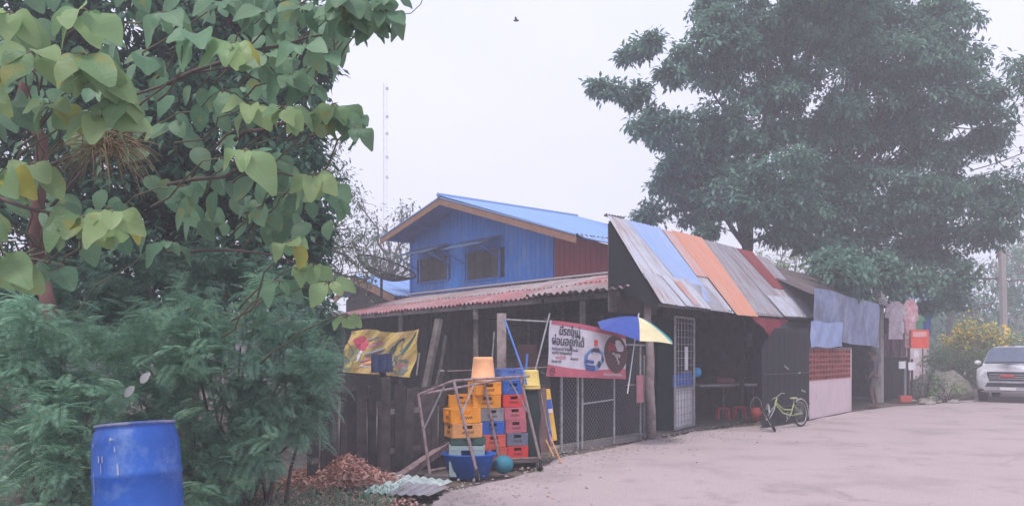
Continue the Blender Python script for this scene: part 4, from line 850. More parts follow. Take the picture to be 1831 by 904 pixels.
tag(MB().tube([W(943, 632, 11), W(940, 668, 10.95)], .018, 6).build('blue_stick', M['bluepole']), 'short blue stick poking up behind the yellow bucket', 'stick')
tag(MB().tube([W(983, 560, 11.8), W(957, 662, 11.3)], .012, 6).build('thin_pole', M['pipe']), 'thin pale pole slanting down from the top left corner of the car banner', 'pole')
tag(MB().tube([W(905, 571, 12.2), W(980, 575, 12.2)], .016, 6).build('top_rail', M['pipe']), 'pale horizontal pipe running from the round post to the car banner', 'pipe')
tag(MB().tube([W(800, 663, 11), W(880, 660, 11.4), W(1000, 655, 12.1)], .010, 6).build('horizontal_rod', M['pinkpipe']), 'thin horizontal rod behind the peach bucket', 'rod')
tag(MB().box(W(925, 660, 12.6), Vector((.33, .3, 0)), (0, .03, 0), UP*.4).build('rusty_panel', mat('dim_rust', (.14, .075, .08), (.09, .05, .055), .9, 5)), 'dim rusty panel behind the blue handle', 'panel')
# left end dark leafless poles carrying yellow banner
ybA, ybB = isect(636, e0+SN*.05, SD)[0], isect(752, e0+SN*.05, SD)[0]
yb = thing('yellow_banner', ybB+UP*1.0, 'crumpled yellow advertising banner hanging askew under the red roof', 'banner')
def YB(u, v):   # photo-measured corners, u right, v up
    a = isect(lerp(618, 742, u), e0+SN*.05, SD)[0]; b = isect(lerp(634, 752, u), e0+SN*.05, SD)[0]; p = a.lerp(b, v)
    zb = zat(lerp(664, 674, u), a.y); zt_ = zat(lerp(592, 590, u), b.y); return p+UP*(zb+(zt_-zb)*v)-SN*(.07*math.sin(u*9+v*3)+.04*math.sin(u*21-v*9)+.1)+UP*(.05*math.sin(u*7)*v)
def patch(us, off, m, name, nu=10, nv=6, par=yb, FN=None):
    """us: function (i,j)->(u,v)"""
    FN = FN or YB; s = MB()
    for i in range(nu):
        for j in range(nv):
            q = [FN(*us((i+a)/nu, (j+b)/nv))-SN*off for a, b in ((0, 0), (1, 0), (1, 1), (0, 1))]; s.quad(*q)
    return s.build(name, m, par)
patch(lambda a, b: (a, b), 0, M['bannery'], 'banner_sheet', 16, 8)
plain('olive', (.28, .24, .12)); plain('olive2', (.20, .22, .20))
def blob(cu, cv, ru, rv, m, off, nm, rot=0., n=16):
    b = MB(); ph = random.random()*6; Q = []
    for k in range(n):
        a = 2*math.pi*k/n; q = 1+.25*math.sin(2*a+ph)+.15*math.sin(5*a+ph*2); x, y = ru*q*math.cos(a), rv*q*math.sin(a); Q.append(YB(cu+x*math.cos(rot)-y*math.sin(rot), min(.97, max(.03, cv+x*math.sin(rot)+y*math.cos(rot))))-SN*off)
    c = sum(Q, Vector())/n
    for k in range(n): b.tri(c, Q[k], Q[(k+1) % n])
    b.build(nm, m, yb)
blob(.10, .30, .10, .28, M['olive'], .008, 'print_panel'); blob(.18, .68, .09, .15, M['bankred'], .011, 'print_red'); blob(.21, .52, .03, .2, M['signwhite'], .014, 'print_white')
blob(.42, .52, .16, .05, M['greycloth'], .009, 'print_text', .5); blob(.40, .68, .15, .04, M['pinkcloth'], .009, 'print_text', .45); blob(.35, .80, .12, .03, M['greycloth'], .009, 'print_text', .4); blob(.42, .26, .14, .10, M['c_lorange'], .010, 'print_text', .5); blob(.36, .34, .12, .04, M['pinkcloth'], .013, 'print_text', .5)
blob(.62, .58, .30, .025, M['signwhite'], .012, 'print_stripe', 1.0); blob(.72, .45, .06, .40, M['c_dgreen'], .009, 'print_stripe', -.25); blob(.86, .60, .03, .36, M['c_dgreen'], .011, 'print_stripe', -.25); blob(.84, .20, .12, .16, M['olive2'], .010, 'print_panel'); blob(.60, .16, .1, .12, M['olive'], .009, 'print_panel'); blob(.86, .22, .04, .08, M['pinkcloth'], .015, 'print_text'); blob(.30, .18, .05, .05, M['signwhite'], .014, 'print_white')
cB = W(681, 650, 15); cloth('blue_cloth', W(664, 634, 15), W(700, 631, 15), .34, .36, mat('dim_blue_cloth', (.08, .11, .24), (.05, .07, .16), .9, 6), 'dull blue cloth draped in front of the yellow banner', 'cloth', 10, .05)
st2 = MB(); st2.beam(Vector((cB.x+.15, cB.y+.45, 0)), cB-UP*.1+Vector((0, .14, 0)), .11, .08); tag(st2.build('stake', M['wood_dark']), 'dark stake propped up behind the blue cloth', 'stake')

# ------------------------------------------------------------------ car banner
car_b = thing('car_loan_banner', FL(975)+UP*1.0, 'white and red vinyl banner with Thai lettering and a blue car, tied to the fence', 'banner')
cBL, cBR, cTL, cTR = W(971, 672, 11.80), W(1114, 677, 13.52), W(978, 572, 11.84), W(1113, 597, 13.50)
def CB(u, v):
    a = cBL.lerp(cBR, u); b = cTL.lerp(cTR, u); p = a.lerp(b, v); return p - RN*(.06+.015*math.sin(u*11+v*5)*(v*(1-v)*4+.2)) + UP*(.03*math.sin(u*math.pi)*v)
def cb(us, off, m, name, nu=8, nv=4): 
    s = MB()
    for i in range(nu):
        for j in range(nv): s.quad(*[CB(*us((i+a)/nu, (j+b)/nv))-RN*off for a, b in ((0, 0), (1, 0), (1, 1), (0, 1))])
    return s.build(name, m, car_b)
cb(lambda a, b: (a, b), 0, plain('vinyl', (.66, .63, .70)) or M['vinyl'], 'banner_sheet', 20, 10)
cb(lambda a, b: (a, b*(.15+.10*abs(a-.45)**1.5*2)), .004, M['bankred'] if False else plain('bandpink', (.55, .13, .18)) or M['bandpink'], 'bottom_band', 20, 3)
cb(lambda a, b: (.02+a*.98, 1-b*(.07+.05*a)), .004, M['bankred'] if False else M['bandpink'], 'top_band', 16, 3)
def ell(cu, cv, ru, rv, off, m, name, n=28):
    s = MB(); c = CB(cu, cv)-RN*off
    for k in range(n):
        a, b = 2*math.pi*k/n, 2*math.pi*(k+1)/n; s.tri(c, CB(cu+ru*math.cos(a), cv+rv*math.sin(a))-RN*off, CB(cu+ru*math.cos(b), cv+rv*math.sin(b))-RN*off)
    return s.build(name, m, car_b)
ell(.855, .52, .155, .40, .006, plain('maroon', (.10, .045, .05)) or M['maroon'], 'round_badge')
def poly(pts, off, m, name):
    s = MB(); P = [CB(*q)-RN*off for q in pts]; c = sum(P, Vector())/len(P)
    for a, b in zip(P, P[1:]+P[:1]): s.tri(c, a, b)
    return s.build(name, m, car_b)
# blue pickup drawing
poly([(.43, .42), (.50, .56), (.62, .60), (.69, .50), (.68, .32), (.62, .20), (.58, .13), (.46, .14), (.43, .28)], .006, M['inklb'], 'car_print')
poly([(.50, .50), (.54, .58), (.62, .58), (.64, .50)], .009, M['ink'], 'car_print_window'); poly([(.44, .28), (.54, .27), (.55, .33), (.45, .35)], .009, M['inkb'], 'car_print_grille'); poly([(.46, .14), (.57, .13), (.56, .24), (.45, .25)], .009, M['inkb'], 'car_print_bumper'); ell(.615, .27, .022, .07, .010, M['ink'], 'car_print_wheel'); ell(.67, .38, .016, .055, .010, M['ink'], 'car_print_wheel')
poly([(.55, .62), (.60, .62), (.61, .74), (.56, .75)], .009, M['orangered'], 'gift_print')
def btext(txt, u, v, size, m, name='lettering', shear=0.):
    cu = bpy.data.curves.new(name, 'FONT'); cu.body = txt; cu.size = size; cu.extrude = .0008; cu.align_x = 'LEFT'; cu.offset = .0035 if size > .08 else .001
    to = bpy.data.objects.new(name, cu); COL.objects.link(to)
    dg = bpy.context.evaluated_depsgraph_get(); me = bpy.data.meshes.new_from_object(to.evaluated_get(dg)); bpy.data.objects.remove(to)
    Wm = (cBR-cBL).length; Hm = (cTL-cBL).length
    for vt in me.vertices:
        x, y, z = vt.co; p = CB(u+x/Wm, v+y/Hm)-RN*(.010+z); q = p-ORG[car_b.name]; vt.co = q
    o = bpy.data.objects.new(name, me); COL.objects.link(o); o.parent = car_b; me.materials.append(m); ORG[o.name] = ORG[car_b.name]; return o
btext("มีรถใหม่", .115, .76, .175, M['ink']); btext("ผ่อนอยู่ก็ได้", .035, .57, .19, M['ink'])
btext("สินเชื่อรถยนต์ ไม่ต้องโอนเล่ม", .035, .475, .062, M['ink']); btext("อนุมัติไว รับเงินสดทันที", .035, .405, .062, M['ink']); btext("ดอกเบี้ยต่ำ", .08, .32, .07, M['bandpink']); btext("ผ่อนสบาย", .27, .32, .05, M['ink']); btext("โทรเลย วันนี้", .035, .25, .055, M['ink'])
btext("กู้ได้", .75, .60, .13, M['orangered'] if False else M['bankred']); btext("วงเงินสูง", .755, .46, .10, M['signwhite']); btext("อนุมัติไว", .765, .32, .10, M['signwhite'])
btext("ติดต่อเจ้าหน้าที่สาขาใกล้บ้าน", .68, .06, .055, M['signwhite'])
def ring(cu, cv, ru, rv, th, off, m):
    s = MB(); n = 20
    for k in range(n):
        a, b = 2*math.pi*k/n, 2*math.pi*(k+1)/n; P = lambda r, t: CB(cu+ru*r*math.cos(t), cv+rv*r*math.sin(t))-RN*off
        s.quad(P(1, a), P(1, b), P(1-th, b), P(1-th, a))
    s.build('logo_ring', m, car_b)
ring(.055, .09, .03, .075, .25, .008, M['ink']); btext("N", .043, .065, .07, M['ink'], 'logo_letter')
for (u, v) in ((.01, .98), (.99, .98), (.99, .02), (.01, .02)): MB().tube([CB(u, v), CB(u, v)+RN*.12+UP*.05], .004, 4).build('tie_cord', M['wire'], car_b)

# ------------------------------------------------------------------ umbrella
um = thing('market_umbrella', W(1122, 703, 12.75), 'tilted market umbrella with blue, cream and teal panels tied before the trunk post', 'umbrella')
apx = W(1141, 566, 12.9); ftp = W(1122, 703, 12.75); 
MB().tube([ftp, apx], .010, 8).build('pole', M['whitep'], um)
axu = Vector((.20, -.22, .95)).normalized(); Mu = Matrix.Translation(apx) @ axu.to_track_quat('Z', 'Y').to_matrix().to_4x4()
Ru, Hu = .68, .27
def upt(r, a): return Mu @ Vector((Ru*r*math.cos(a), Ru*r*math.sin(a), -Hu*r**1.5))
ums = ['navy', 'cream', 'teal', 'cream', 'navy', 'redcloth', 'teal', 'cream']
offa = None
# choose panel rotation so that cream faces the viewer
vd = (Mu.inverted().to_3x3() @ Vector((.12, -1, 0))); base_a = math.atan2(vd.y, vd.x)
order = {0: 'cream', 1: 'teal', 2: 'redcloth', 3: 'cream', 4: 'navy', 5: 'navy'}; DA = math.pi/3
for k in range(6):
    a0 = base_a-.10+k*DA; s = MB(); n = 8; m_ = 6
    for i in range(n):
        for j in range(m_):
            def P(ii, jj, dn=0):
                a = a0+ii/n*DA; r = jj/m_; sc_ = 1-.10*math.sin(math.pi*ii/n)*r; return upt(max(.001, r*sc_), a)+axu*(-.02*math.sin(math.pi*ii/n)*r-dn)
            s.quad(P(i, j), P(i+1, j), P(i+1, j+1), P(i, j+1)); 
    s.build('canopy_panel', M[order[k]], um, True); MB().tube([upt(r/5, a0)-axu*.012 for r in range(1, 6)], .004, 4).build('rib', M['wire'], um)
MB().tube([apx-axu*.02, apx+axu*.06], .012, 6).build('finial', M['whitep'], um)

# ------------------------------------------------------------------ crates, buckets, trolley
def crate_proto(w=.34, d=.30, h=.18, key='c_orange', emblem=True, name='bottle_crate'):
    t = thing(name, (0, 0, 0), 'x', 'crate'); s = MB(); th = .012
    for (sx, sy, L, ax) in ((0, -d/2, w, 0), (0, d/2, w, 0), (-w/2, 0, d, 1), (w/2, 0, d, 1)):
        def bar(u0, u1, z0, z1, tt):   # panel on this side
            if ax == 0: s.box((u0, sy-tt/2, z0), (u1-u0, 0, 0), (0, tt, 0), (0, 0, z1-z0))
            else: s.box((sx-tt/2, u0, z0), (0, u1-u0, 0), (tt, 0, 0), (0, 0, z1-z0))
        bar(-L/2, L/2, 0.002, h*.16, .018); bar(-L/2, L/2, h*.86, h-.002, .020); bar(-L/2, L/2, h*.17, h*.60, .008)
        bar(-L/2, -L*.17, h*.60, h*.86, .009); bar(L*.17, L/2, h*.60, h*.86, .009)     # leaves a hand hole
        for u in (-L/2+.012, -L/4, L/4, L/2-.012): bar(u-.01, u+.01, h*.16, h*.86, .017)
    s.box((-w/2, -d/2, .004), (w, 0, 0), (0, d, 0), (0, 0, .008)); s.build('crate_body', M[key], t)
    dv = MB()
    for i in range(1, 4): dv.box((-w/2+i*w/4-.003, -d/2+.01, .012), (.006, 0, 0), (0, d-.02, 0), (0, 0, h*.55))
    for i in range(1, 3): dv.box((-w/2+.01, -d/2+i*d/3-.003, .012), (w-.02, 0, 0), (0, .006, 0), (0, 0, h*.53))
    dv.build('divider', M[key], t)
    if emblem:
        e = MB()
        for i in range(6): x = -.075+i*.027; e.beam((x, -d/2-.0065, h*.28), (x+.012, -d/2-.0065, h*(.50 if i % 2 else .42)), .006, .002, (0, 1, 0)); e.beam((x+.012, -d/2-.0065, h*.45), (x+.026, -d/2-.0065, h*.30), .006, .002, (0, 1, 0))
        for i in range(4): y = -.05+i*.027; e.beam((w/2+.0065, y, h*.28), (w/2+.0065, y+.014, h*.48), .002, .006, (1, 0, 0)); e.beam((-w/2-.0065, y, h*.28), (-w/2-.0065, y+.014, h*.48), .002, .006, (1, 0, 0))
        e.build('emblem', M['mark'], t)['kind'] = 'stuff'
    return t
protos = {}; first = {}
def crate(key, x, y, z, rot, label, group='plastic crates stacked on the trolley', dims=(.34, .30, .18), tilt=0):
    k = (key, dims)
    if k not in protos: protos[k] = crate_proto(*dims, key=key); t = protos[k]
    else: t = dup(protos[k])
    t.location = (x, y, z); t.rotation_euler = (tilt, random.uniform(-.02, .02), rot+random.uniform(-.04, .04)); t['label'] = label; t['category'] = 'crate'; t['group'] = group
    return t
def XY(px, Y): return (px-CX)*Y/F
# pallet under the two tall stacks
pal = thing('low_pallet', (0, 10.75, 0), 'low dark pallet carrying the two tall crate stacks', 'pallet')
for i in range(6): MB().box((-.55+.0, 10.45+i*.12, .07), (.95, .10, 0), (-.01, .09, 0), (0, 0, .022)).build('slat', M['wood_dark'], pal)
for x in (-.5, -.08, .32): MB().box((x, 10.44, 0), (.08, .01, 0), (0, .72, 0), (0, 0, .068)).build('bearer', M['wood_dark'], pal)
zb = .095
names = {'c_red': 'red', 'c_grey': 'pale grey', 'c_pink': 'faded pink', 'c_blue': 'deep blue', 'c_lblue': 'dull blue', 'c_orange': 'yellow orange', 'c_mred': 'bright red', 'c_dgrey': 'dark grey blue', 'c_lorange': 'pale orange'}
x, y = XY(919, 10.9), 10.92; hh = .177
for i, (k, lab) in enumerate((('c_red', 'red crate at the bottom of the right stack'), ('c_dgrey', 'dark grey blue crate second from the bottom of the right stack'), ('c_pink', 'faded pink crate third from the bottom, just above the dark grey one, right stack'), ('c_pink', 'upper faded pink crate, just below the red one near the top of the right stack'), ('c_red', 'red crate just under the blue crates of the right stack'), ('c_blue', 'deep blue crate second from the top of the right stack'), ('c_lblue', 'dull blue crate on top of the right stack'))):
    crate(k, x-.012*i+random.uniform(-.008, .008), y, zb+i*hh, .35, lab, dims=(.30, .28, .175))
x, y = XY(881, 10.75), 10.72
for i, (k, lab) in enumerate((('c_mred', 'bright red crate at the bottom of the middle stack'), ('c_mred', 'bright red crate second from the bottom, under the deep blue one in the middle stack'), ('c_blue', 'deep blue crate in the middle stack between red and grey'), ('c_grey', 'pale grey crate in the middle stack under the orange ones'))):
    crate(k, x-.015*i, y, zb+i*hh, .3, lab, dims=(.31, .28, .175))
# broad orange layer and the crate under the bucket
crate('c_grey', x-.35, y+.12, zb+3*hh, .3, 'pale grey crate tucked left of the middle stack under the orange layer', dims=(.31, .28, .175))
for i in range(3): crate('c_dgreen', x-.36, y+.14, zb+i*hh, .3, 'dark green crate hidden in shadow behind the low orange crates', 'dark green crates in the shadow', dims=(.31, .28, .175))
crate('c_orange', x-.10, y, zb+4*hh, .22, 'yellow orange crate second from the top of the middle stack', dims=(.36, .28, .175)); crate('c_orange', x-.44, y+.10, zb+4*hh, .22, 'yellow orange crate at the left of the second highest layer', dims=(.36, .28, .175))
crate('c_orange', x-.11, y-.02, zb+5*hh, .45, 'yellow orange crate directly under the peach bucket', dims=(.36, .28, .175), )
topz = zb+6*hh
def bucket(name, cx, cy, z, r0, r1, h, m, label, lip=True, cat='bucket'):
    """upside down: wide rim at the bottom"""
    t = thing(name, (cx, cy, z), label, cat); Mt = Matrix.Translation((cx, cy, z))
    MB().lathe([(r1-.008, .004), (r1, 0.0), (r1+.008, .01), (r1+.006, .028), (r1-.002, .03), (r0+(r1-r0)*.15, h*.86), (r0+.004, h*.93), (r0-.012, h), (r0-.03, h-.004), (.001, h-.006)], 28, Mt).build('bucket_shell', m, t, True)
    if lip: MB().lathe([(r1-.0, .045), (r1+.010, .05), (r1+.0, .055)], 28, Mt).build('rim_ring', m, t, True)
    return t
bucket('upturned_bucket', x-.13, y-.02, topz, .135, .165, .335, M['c_peach'], 'peach coloured bucket upside down on top of the middle stack')
# low left stack in the basin
bx, by = XY(838, 9.75), 9.78
bs = thing('blue_basin', (bx, by, 0), 'wide blue plastic basin on the ground at the foot of the trolley', 'basin')
MB().lathe([(.001, .02), (.235, .02), (.325, .30), (.345, .30), (.345, .285), (.33, .28), (.245, .0), (.001, 0)], 36, Matrix.Translation((bx, by, 0)), 1, .8).build('basin_shell', M['c_blue'], bs, True)
mcr = crate('c_mint', bx-.03, by, .025, .12, 'pale mint crate standing inside the blue basin', dims=(.42, .30, .38))
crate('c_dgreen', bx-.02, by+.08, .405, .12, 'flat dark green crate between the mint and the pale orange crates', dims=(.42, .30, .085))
crate('c_lorange', bx-.075, by+.10, .492, .42, 'pale orange crate low at the left, above the dark green one', dims=(.38, .30, .18)); crate('c_orange', bx-.09, by+.10, .674, .42, 'yellow orange crate topping the low left stack', dims=(.38, .30, .18))
tb_ = G(900, 847); tag(MB().sphere(tb_+UP*.125, .125, 18, 12, (1.05, 1, .95)).build('teal_ball', M['c_teal'], smooth=True), 'round teal blue jar lying beside the blue basin', 'jar')
# netting roll with yellow bucket
nr_ = Vector((XY(949, 11.0), 11.0, 0)); s = MB(); s.tube([nr_+Vector((.02*math.sin(k*2), .02*math.cos(k), k*.17)) for k in range(7)], [.14, .13, .14, .125, .13, .125, .12], 14); s.jitter(.008)
tag(s.build('netting_roll', M['blackgreen'], smooth=True), 'dark rolled netting standing upright right of the crates', 'netting roll')
bucket('upturned_bucket', nr_.x, nr_.y, 1.04, .105, .135, .27, M['c_yellow'], 'yellow bucket upside down on the dark netting roll')
tag(MB().box((nr_.x+.10, 10.98, .15), (.16, .05, 0), (0, .04, 0), (-.04, 0, .9)).build('brown_board', mat('brown_board', (.2, .13, .12), (.14, .09, .09), .9, 5)), 'narrow brown board standing behind the yellow and blue board', 'board')
yb2 = thing('yellow_blue_board', W(985, 786, 11.1), 'tall yellow board with blue packaging print leaning beside the netting roll', 'board')
A = W(966, 790, 11.1); ru, rv = Vector((.245, .06, .02)), Vector((-.10, .05, .73))
MB().box(A+Vector((.0, 0, 0)), ru, Vector((0, .05, 0)), rv).build('board_core', M['c_yellow'] if False else plain('amber', (.78, .46, .08)) or M['amber'], yb2, bevel=.01)
def bpq(u0, u1, v0, v1, m, off, sk=.0):
    o_ = A+Vector((0, -off, 0)); MB().box(o_+ru*u0+rv*v0, ru*(u1-u0)+rv*sk, Vector((0, -.004, 0)), rv*(v1-v0)+ru*sk).build('print', m, yb2)
bpq(.02, .74, .0, .86, M['c_blue'], .001, -.03); bpq(.62, .98, .62, .80, M['c_blue'], .003); bpq(.34, .60, .42, .56, M['signwhite'], .006, .05); bpq(.70, .95, .54, .62, M['signwhite'], .006); bpq(.14, .34, .12, .3, M['inklb'], .006, .04); bpq(.42, .56, .47, .52, M['bankred'], .011); bpq(.1, .3, .66, .78, M['signwhite'], .006, -.04); bpq(.2, .5, .2, .24, M['signwhite'], .0105); bpq(.62, .70, .2, .5, M['inklb'], .006)
for (a, b, lab) in (((982, 775), (1003, 826), 'longer pink orange stick at the foot of the yellow and blue board'), ((976, 785), (990, 815), 'shorter pink orange stick at the foot of the yellow and blue board'), ((966, 700), (987, 800), 'thin brown stick crossing in front of the yellow and blue board')):
    tag(MB().tube([W(*a, 11.0), W(*b, 10.95)], .011, 6).build('stick', M['c_lorange'] if a[0] > 970 else M['pinkpipe']), lab, 'stick')
# trolley frame
F1, F2, F3 = G(769, 858), G(853, 862), G(966, 842); F4 = F1+F3-F2+Vector((.05, .1, 0))
T1, T2_, T3_, T4_ = W(748, 705, 9.6), W(811, 680, 9.5), W(930, 672, 10.25), W(866, 684, 10.5)
tr = thing('pipe_trolley', (F1+F3)/2, 'rusty pinkish pipe frame trolley standing around the stacked crates', 'trolley')
for a, b in ((F1+UP*.07, T1), (F2+UP*.12, T2_), (F3+UP*.14, T3_), (F4+UP*.05, T4_)): MB().tube([a, b], .0185, 8).build('leg', M['pinkpipe'], tr)
for a, b in ((T1, T2_), (T2_, T3_+Vector((.12, .02, .0))), (T1, T4_), (T4_, T3_)): MB().tube([a, b], .016, 8).build('top_rail', M['pinkpipe'], tr)
MB().tube([T1.lerp(T2_, .75)-UP*.01, F1.lerp(T1, .58)], .012, 6).build('brace', M['pipe'], tr)
MB().tube([T2_.lerp(T3_, .32), F2.lerp(T2_, .66)], .012, 6).build('brace', M['pipe'], tr)
MB().tube([T3_.lerp(T2_, .2), F3.lerp(T3_, .62)], .012, 6).build('brace', M['pipe'], tr)
MB().tube([F1+UP*.12, F4+UP*.12, F3+UP*.18], .014, 6).build('lower_rail', M['pinkpipe'], tr)
for c in (F2, F3):
    Mw = Matrix.Translation(c+UP*.085) @ Matrix.Rotation(R_(90), 4, 'Y'); wh = MB(); wh.lathe([(.02, -.02), (.06, -.022), (.083, -.015), (.086, 0), (.083, .015), (.06, .022), (.02, .02)], 20, Mw); wl = wh.build('wheel', M['rubber'], tr, True)
    h_ = MB(); h_.lathe([(.001, -.026), (.03, -.026), (.03, .026), (.001, .026)], 12, Mw); h_.build('hub', M['pipe'], wl)
tag(MB().cbox(F1+Vector((.08, .02, .035)), .30, .2, .066).jitter(.004).build('wood_block', M['wood_grey']), 'grey wood block under the left leg of the trolley', 'block')
# pale sheets on ground
sh_ = MB(); P4 = [G(648, 884), G(752, 892), G(812, 866), G(700, 858)]
a, b, c, d = [p+UP*z for p, z in zip(P4, (.03, .04, .05, .09))]
sh_.corr(a, b, c, d, .1, .012, 3, 4, .004, .02); tag(sh_.build('plastic_sheet', M['mintsheet']), 'pale mint corrugated plastic sheet lying on the ground by the road edge', 'sheet')
a, b, c, d = [G(px, py)+UP*z for px, py, z in ((690, 892, .05), (770, 893, .05), (806, 878, .06), (728, 872, .07))]
tag(MB().corr(a, b, c, d, .1, .010, 2, 4, .004, .02).build('plastic_sheet', M['zinc2']), 'dull grey corrugated sheet lying half on top of the mint sheet', 'sheet')

pb = []; 
n = 900; ii = rng.integers(0, len(pts)-40, n); Pp = np.array([pts[k] for k in ii]); Pp[:, 0] += rng.normal(.1, .35, n); Pp[:, 1] += rng.normal(-.1, .3, n); Pp[:, 2] = .002
tV = np.array([(1, 0, 0), (0, 1, 0), (-1, 0, 0), (0, -1, 0), (0, 0, .8)], float); tQ = np.array([(0, 1, 4), (1, 2, 4), (2, 3, 4), (3, 0, 4)]); sz = rng.uniform(.006, .028, n)
o = stamp((tV, tQ, tV[:, :2]), Pp, np.stack([rng.normal(size=n), rng.normal(size=n), np.zeros(n)], -1), sz, sz, 'gravel', M['concrete'], None, 'stuff', uvs=False, frame=(np.tile([1., 0, 0], (n, 1)), np.tile([0, 1., 0], (n, 1)), np.tile([0, 0, 1.], (n, 1)))); tag(o, 'loose grit and small stones along the road edge', 'grit')
n = 90; ii = rng.integers(5, 60, n); Pp = np.array([pts[k] for k in ii]); Pp[:, 0] += np.abs(rng.normal(.1, .9, n)); Pp[:, 1] += rng.normal(-.1, .8, n); Pp[:, 2] = .008
o = stamp(tmpl_leaf(3, .4, .4), Pp, rdir(n)*np.array([1, 1, .1]), rng.uniform(.03, .06, n), rng.uniform(.015, .03, n), 'fallen_leaves', M['dry'], None, 'stuff', uvs=False); tag(o, 'scattered dry leaves blown onto the concrete road', 'fallen leaves')
# ------------------------------------------------------------------ bicycle (small, leaning on its stand, front wheel turned)
fw, rw = G(1359, 770), G(1431, 762); rw_r = .262
bk2 = thing('child_bicycle', (fw+rw)/2, 'small yellow green bicycle with its front wheel turned, parked before the black gate', 'bicycle')
def wheel(c, ax, r, nm):
    q = ax.normalized().to_track_quat('Z', 'Y').to_matrix().to_4x4(); Mw = Matrix.Translation(c) @ q; s = MB()
    s.tube([Mw @ Vector((r*math.cos(a), r*math.sin(a), 0)) for a in np.linspace(0, 2*math.pi, 33)], .02, 8, False); t = s.build('wheel', M['rubber'], bk2, True)
    s = MB(); s.tube([Mw @ Vector(((r-.024)*math.cos(a), (r-.024)*math.sin(a), 0)) for a in np.linspace(0, 2*math.pi, 33)], .009, 6, False); s.build('rim', M['chrome'], t, True)
    s = MB()
    for k in range(20): a = 2*math.pi*k/20; s.tube([c, Mw @ Vector(((r-.025)*math.cos(a), (r-.025)*math.sin(a), 0))], .0018, 3)
    s.build('spoke', M['chrome'], t); s = MB(); s.tube([Mw @ Vector((0, 0, -.04)), Mw @ Vector((0, 0, .04))], .016, 8); s.build('hub', M['chrome'], t)
bdir = (fw-rw).normalized(); bside = Vector((-bdir.y, bdir.x, 0)); lean = (UP+bside*-.10).normalized()
rc_ = rw+UP*.282; wheel(rc_, bside+UP*.05, rw_r, 'r')
fax = Vector((.84, -.17, .50)); fc_ = fw+Vector((.49, -.16, .86)).normalized()*.285; wheel(fc_, fax, rw_r, 'f')
head0 = W(1386, 724, 15.75); head1 = W(1389, 711, 15.78); bb_ = rc_+bdir*.38-UP*.03; seat = rc_+bdir*.25+UP*.30
for side in (-1, 1):
    o_ = fax.normalized()*.045*side; MB().tube([fc_+o_, fc_+o_+(head0-fc_)*.55, head0], .011, 6).build('fork', M['chrome'], bk2)
MB().tube([head0, head1], .018, 8).build('head_tube', M['bikeg'], bk2)
MB().tube([head0+UP*.03, head0.lerp(bb_, .5)-UP*.05, bb_], .017, 8).build('down_tube', M['bikeg'], bk2); MB().tube([bb_, seat-UP*.1], .015, 8).build('seat_tube', M['bikeg'], bk2)
MB().tube([head0+UP*.07, head0.lerp(bb_, .55)+UP*.03, bb_.lerp(seat, .35)], .014, 8).build('top_tube', M['bikeg'], bk2)
for side in (-1, 1):
    o_ = bside*.04*side; MB().tube([bb_+o_, rc_+o_], .008, 6).build('chain_stay', M['bikeg'], bk2); MB().tube([seat-UP*.14+o_*.5, rc_+o_], .008, 6).build('seat_stay', M['bikeg'], bk2)
MB().tube([seat-UP*.12, seat], .011, 6).build('seat_post', M['chrome'], bk2)
MB().sphere(seat+UP*.02, .10, 12, 6, (.9, .6, .28)).build('saddle', plain('saddle', (.38, .36, .22)) or M['saddle'], bk2, True)
MB().tube([head1+UP*.02-fax.normalized()*.14+bdir*-.05, head1+UP*.03-fax.normalized()*.1, head1+UP*.02, head1+UP*.05+fax.normalized()*.1, head1+UP*.02+fax.normalized()*.14+bdir*-.05], .009, 6).build('handlebar', M['chrome'], bk2)
MB().tube([rc_+(Vector((0, 0, 1))*math.sin(a)-bdir*math.cos(a))*.298 for a in np.linspace(-.3, 2.2, 12)], .018, 6).build('rear_mudguard', M['chrome'], bk2)
q = fc_; fd_ = fax.normalized().cross(UP).normalized(); MB().tube([q+(UP*math.sin(a)+fd_*math.cos(a))*.285 for a in np.linspace(.5, 2.5, 12)], .018, 6).build('front_mudguard', M['chrome'], bk2)
MB().tube([rc_+bside*.05, rw-bdir*.12-bside*.22+UP*.01], .008, 5).build('kickstand', M['chrome'], bk2)
ck = MB(); ck.tube([bb_+(bdir*math.cos(a)+UP*math.sin(a))*.07-bside*.05 for a in np.linspace(0, 6.3, 15)], .006, 5); ck.tube([bb_-bside*.05, bb_-bside*.06-UP*.13+bdir*.05], .008, 5); ck.build('crankset', M['chrome'], bk2)
MB().cbox(bb_-bside*.1-UP*.13+bdir*.05, .08, .07, .02).build('pedal', M['rubber'], bk2)

# ------------------------------------------------------------------ person by the doorway
pf = G(1561, 729); pk = 1.60
per = thing('person', pf, 'person in a dark shirt and pale knee-length shorts stepping out of the doorway', 'person')
def skin_obj(name, verts, edges, radii, m, parent, root=0, sub=2):
    me = bpy.data.meshes.new(name); me.from_pydata([tuple(v) for v in verts], edges, []); o = bpy.data.objects.new(name, me); COL.objects.link(o); o.parent = parent; ORG[o.name] = ORG[parent.name]
    sk = o.modifiers.new("skin", 'SKIN'); 
    for i, r in enumerate(radii): 
        r = r if isinstance(r, tuple) else (r, r); me.skin_vertices[0].data[i].radius = r
    me.skin_vertices[0].data[root].use_root = True
    s = o.modifiers.new("sub", 'SUBSURF'); s.levels = sub; s.render_levels = sub; me.materials.append(m); sk.use_smooth_shade = True; return o
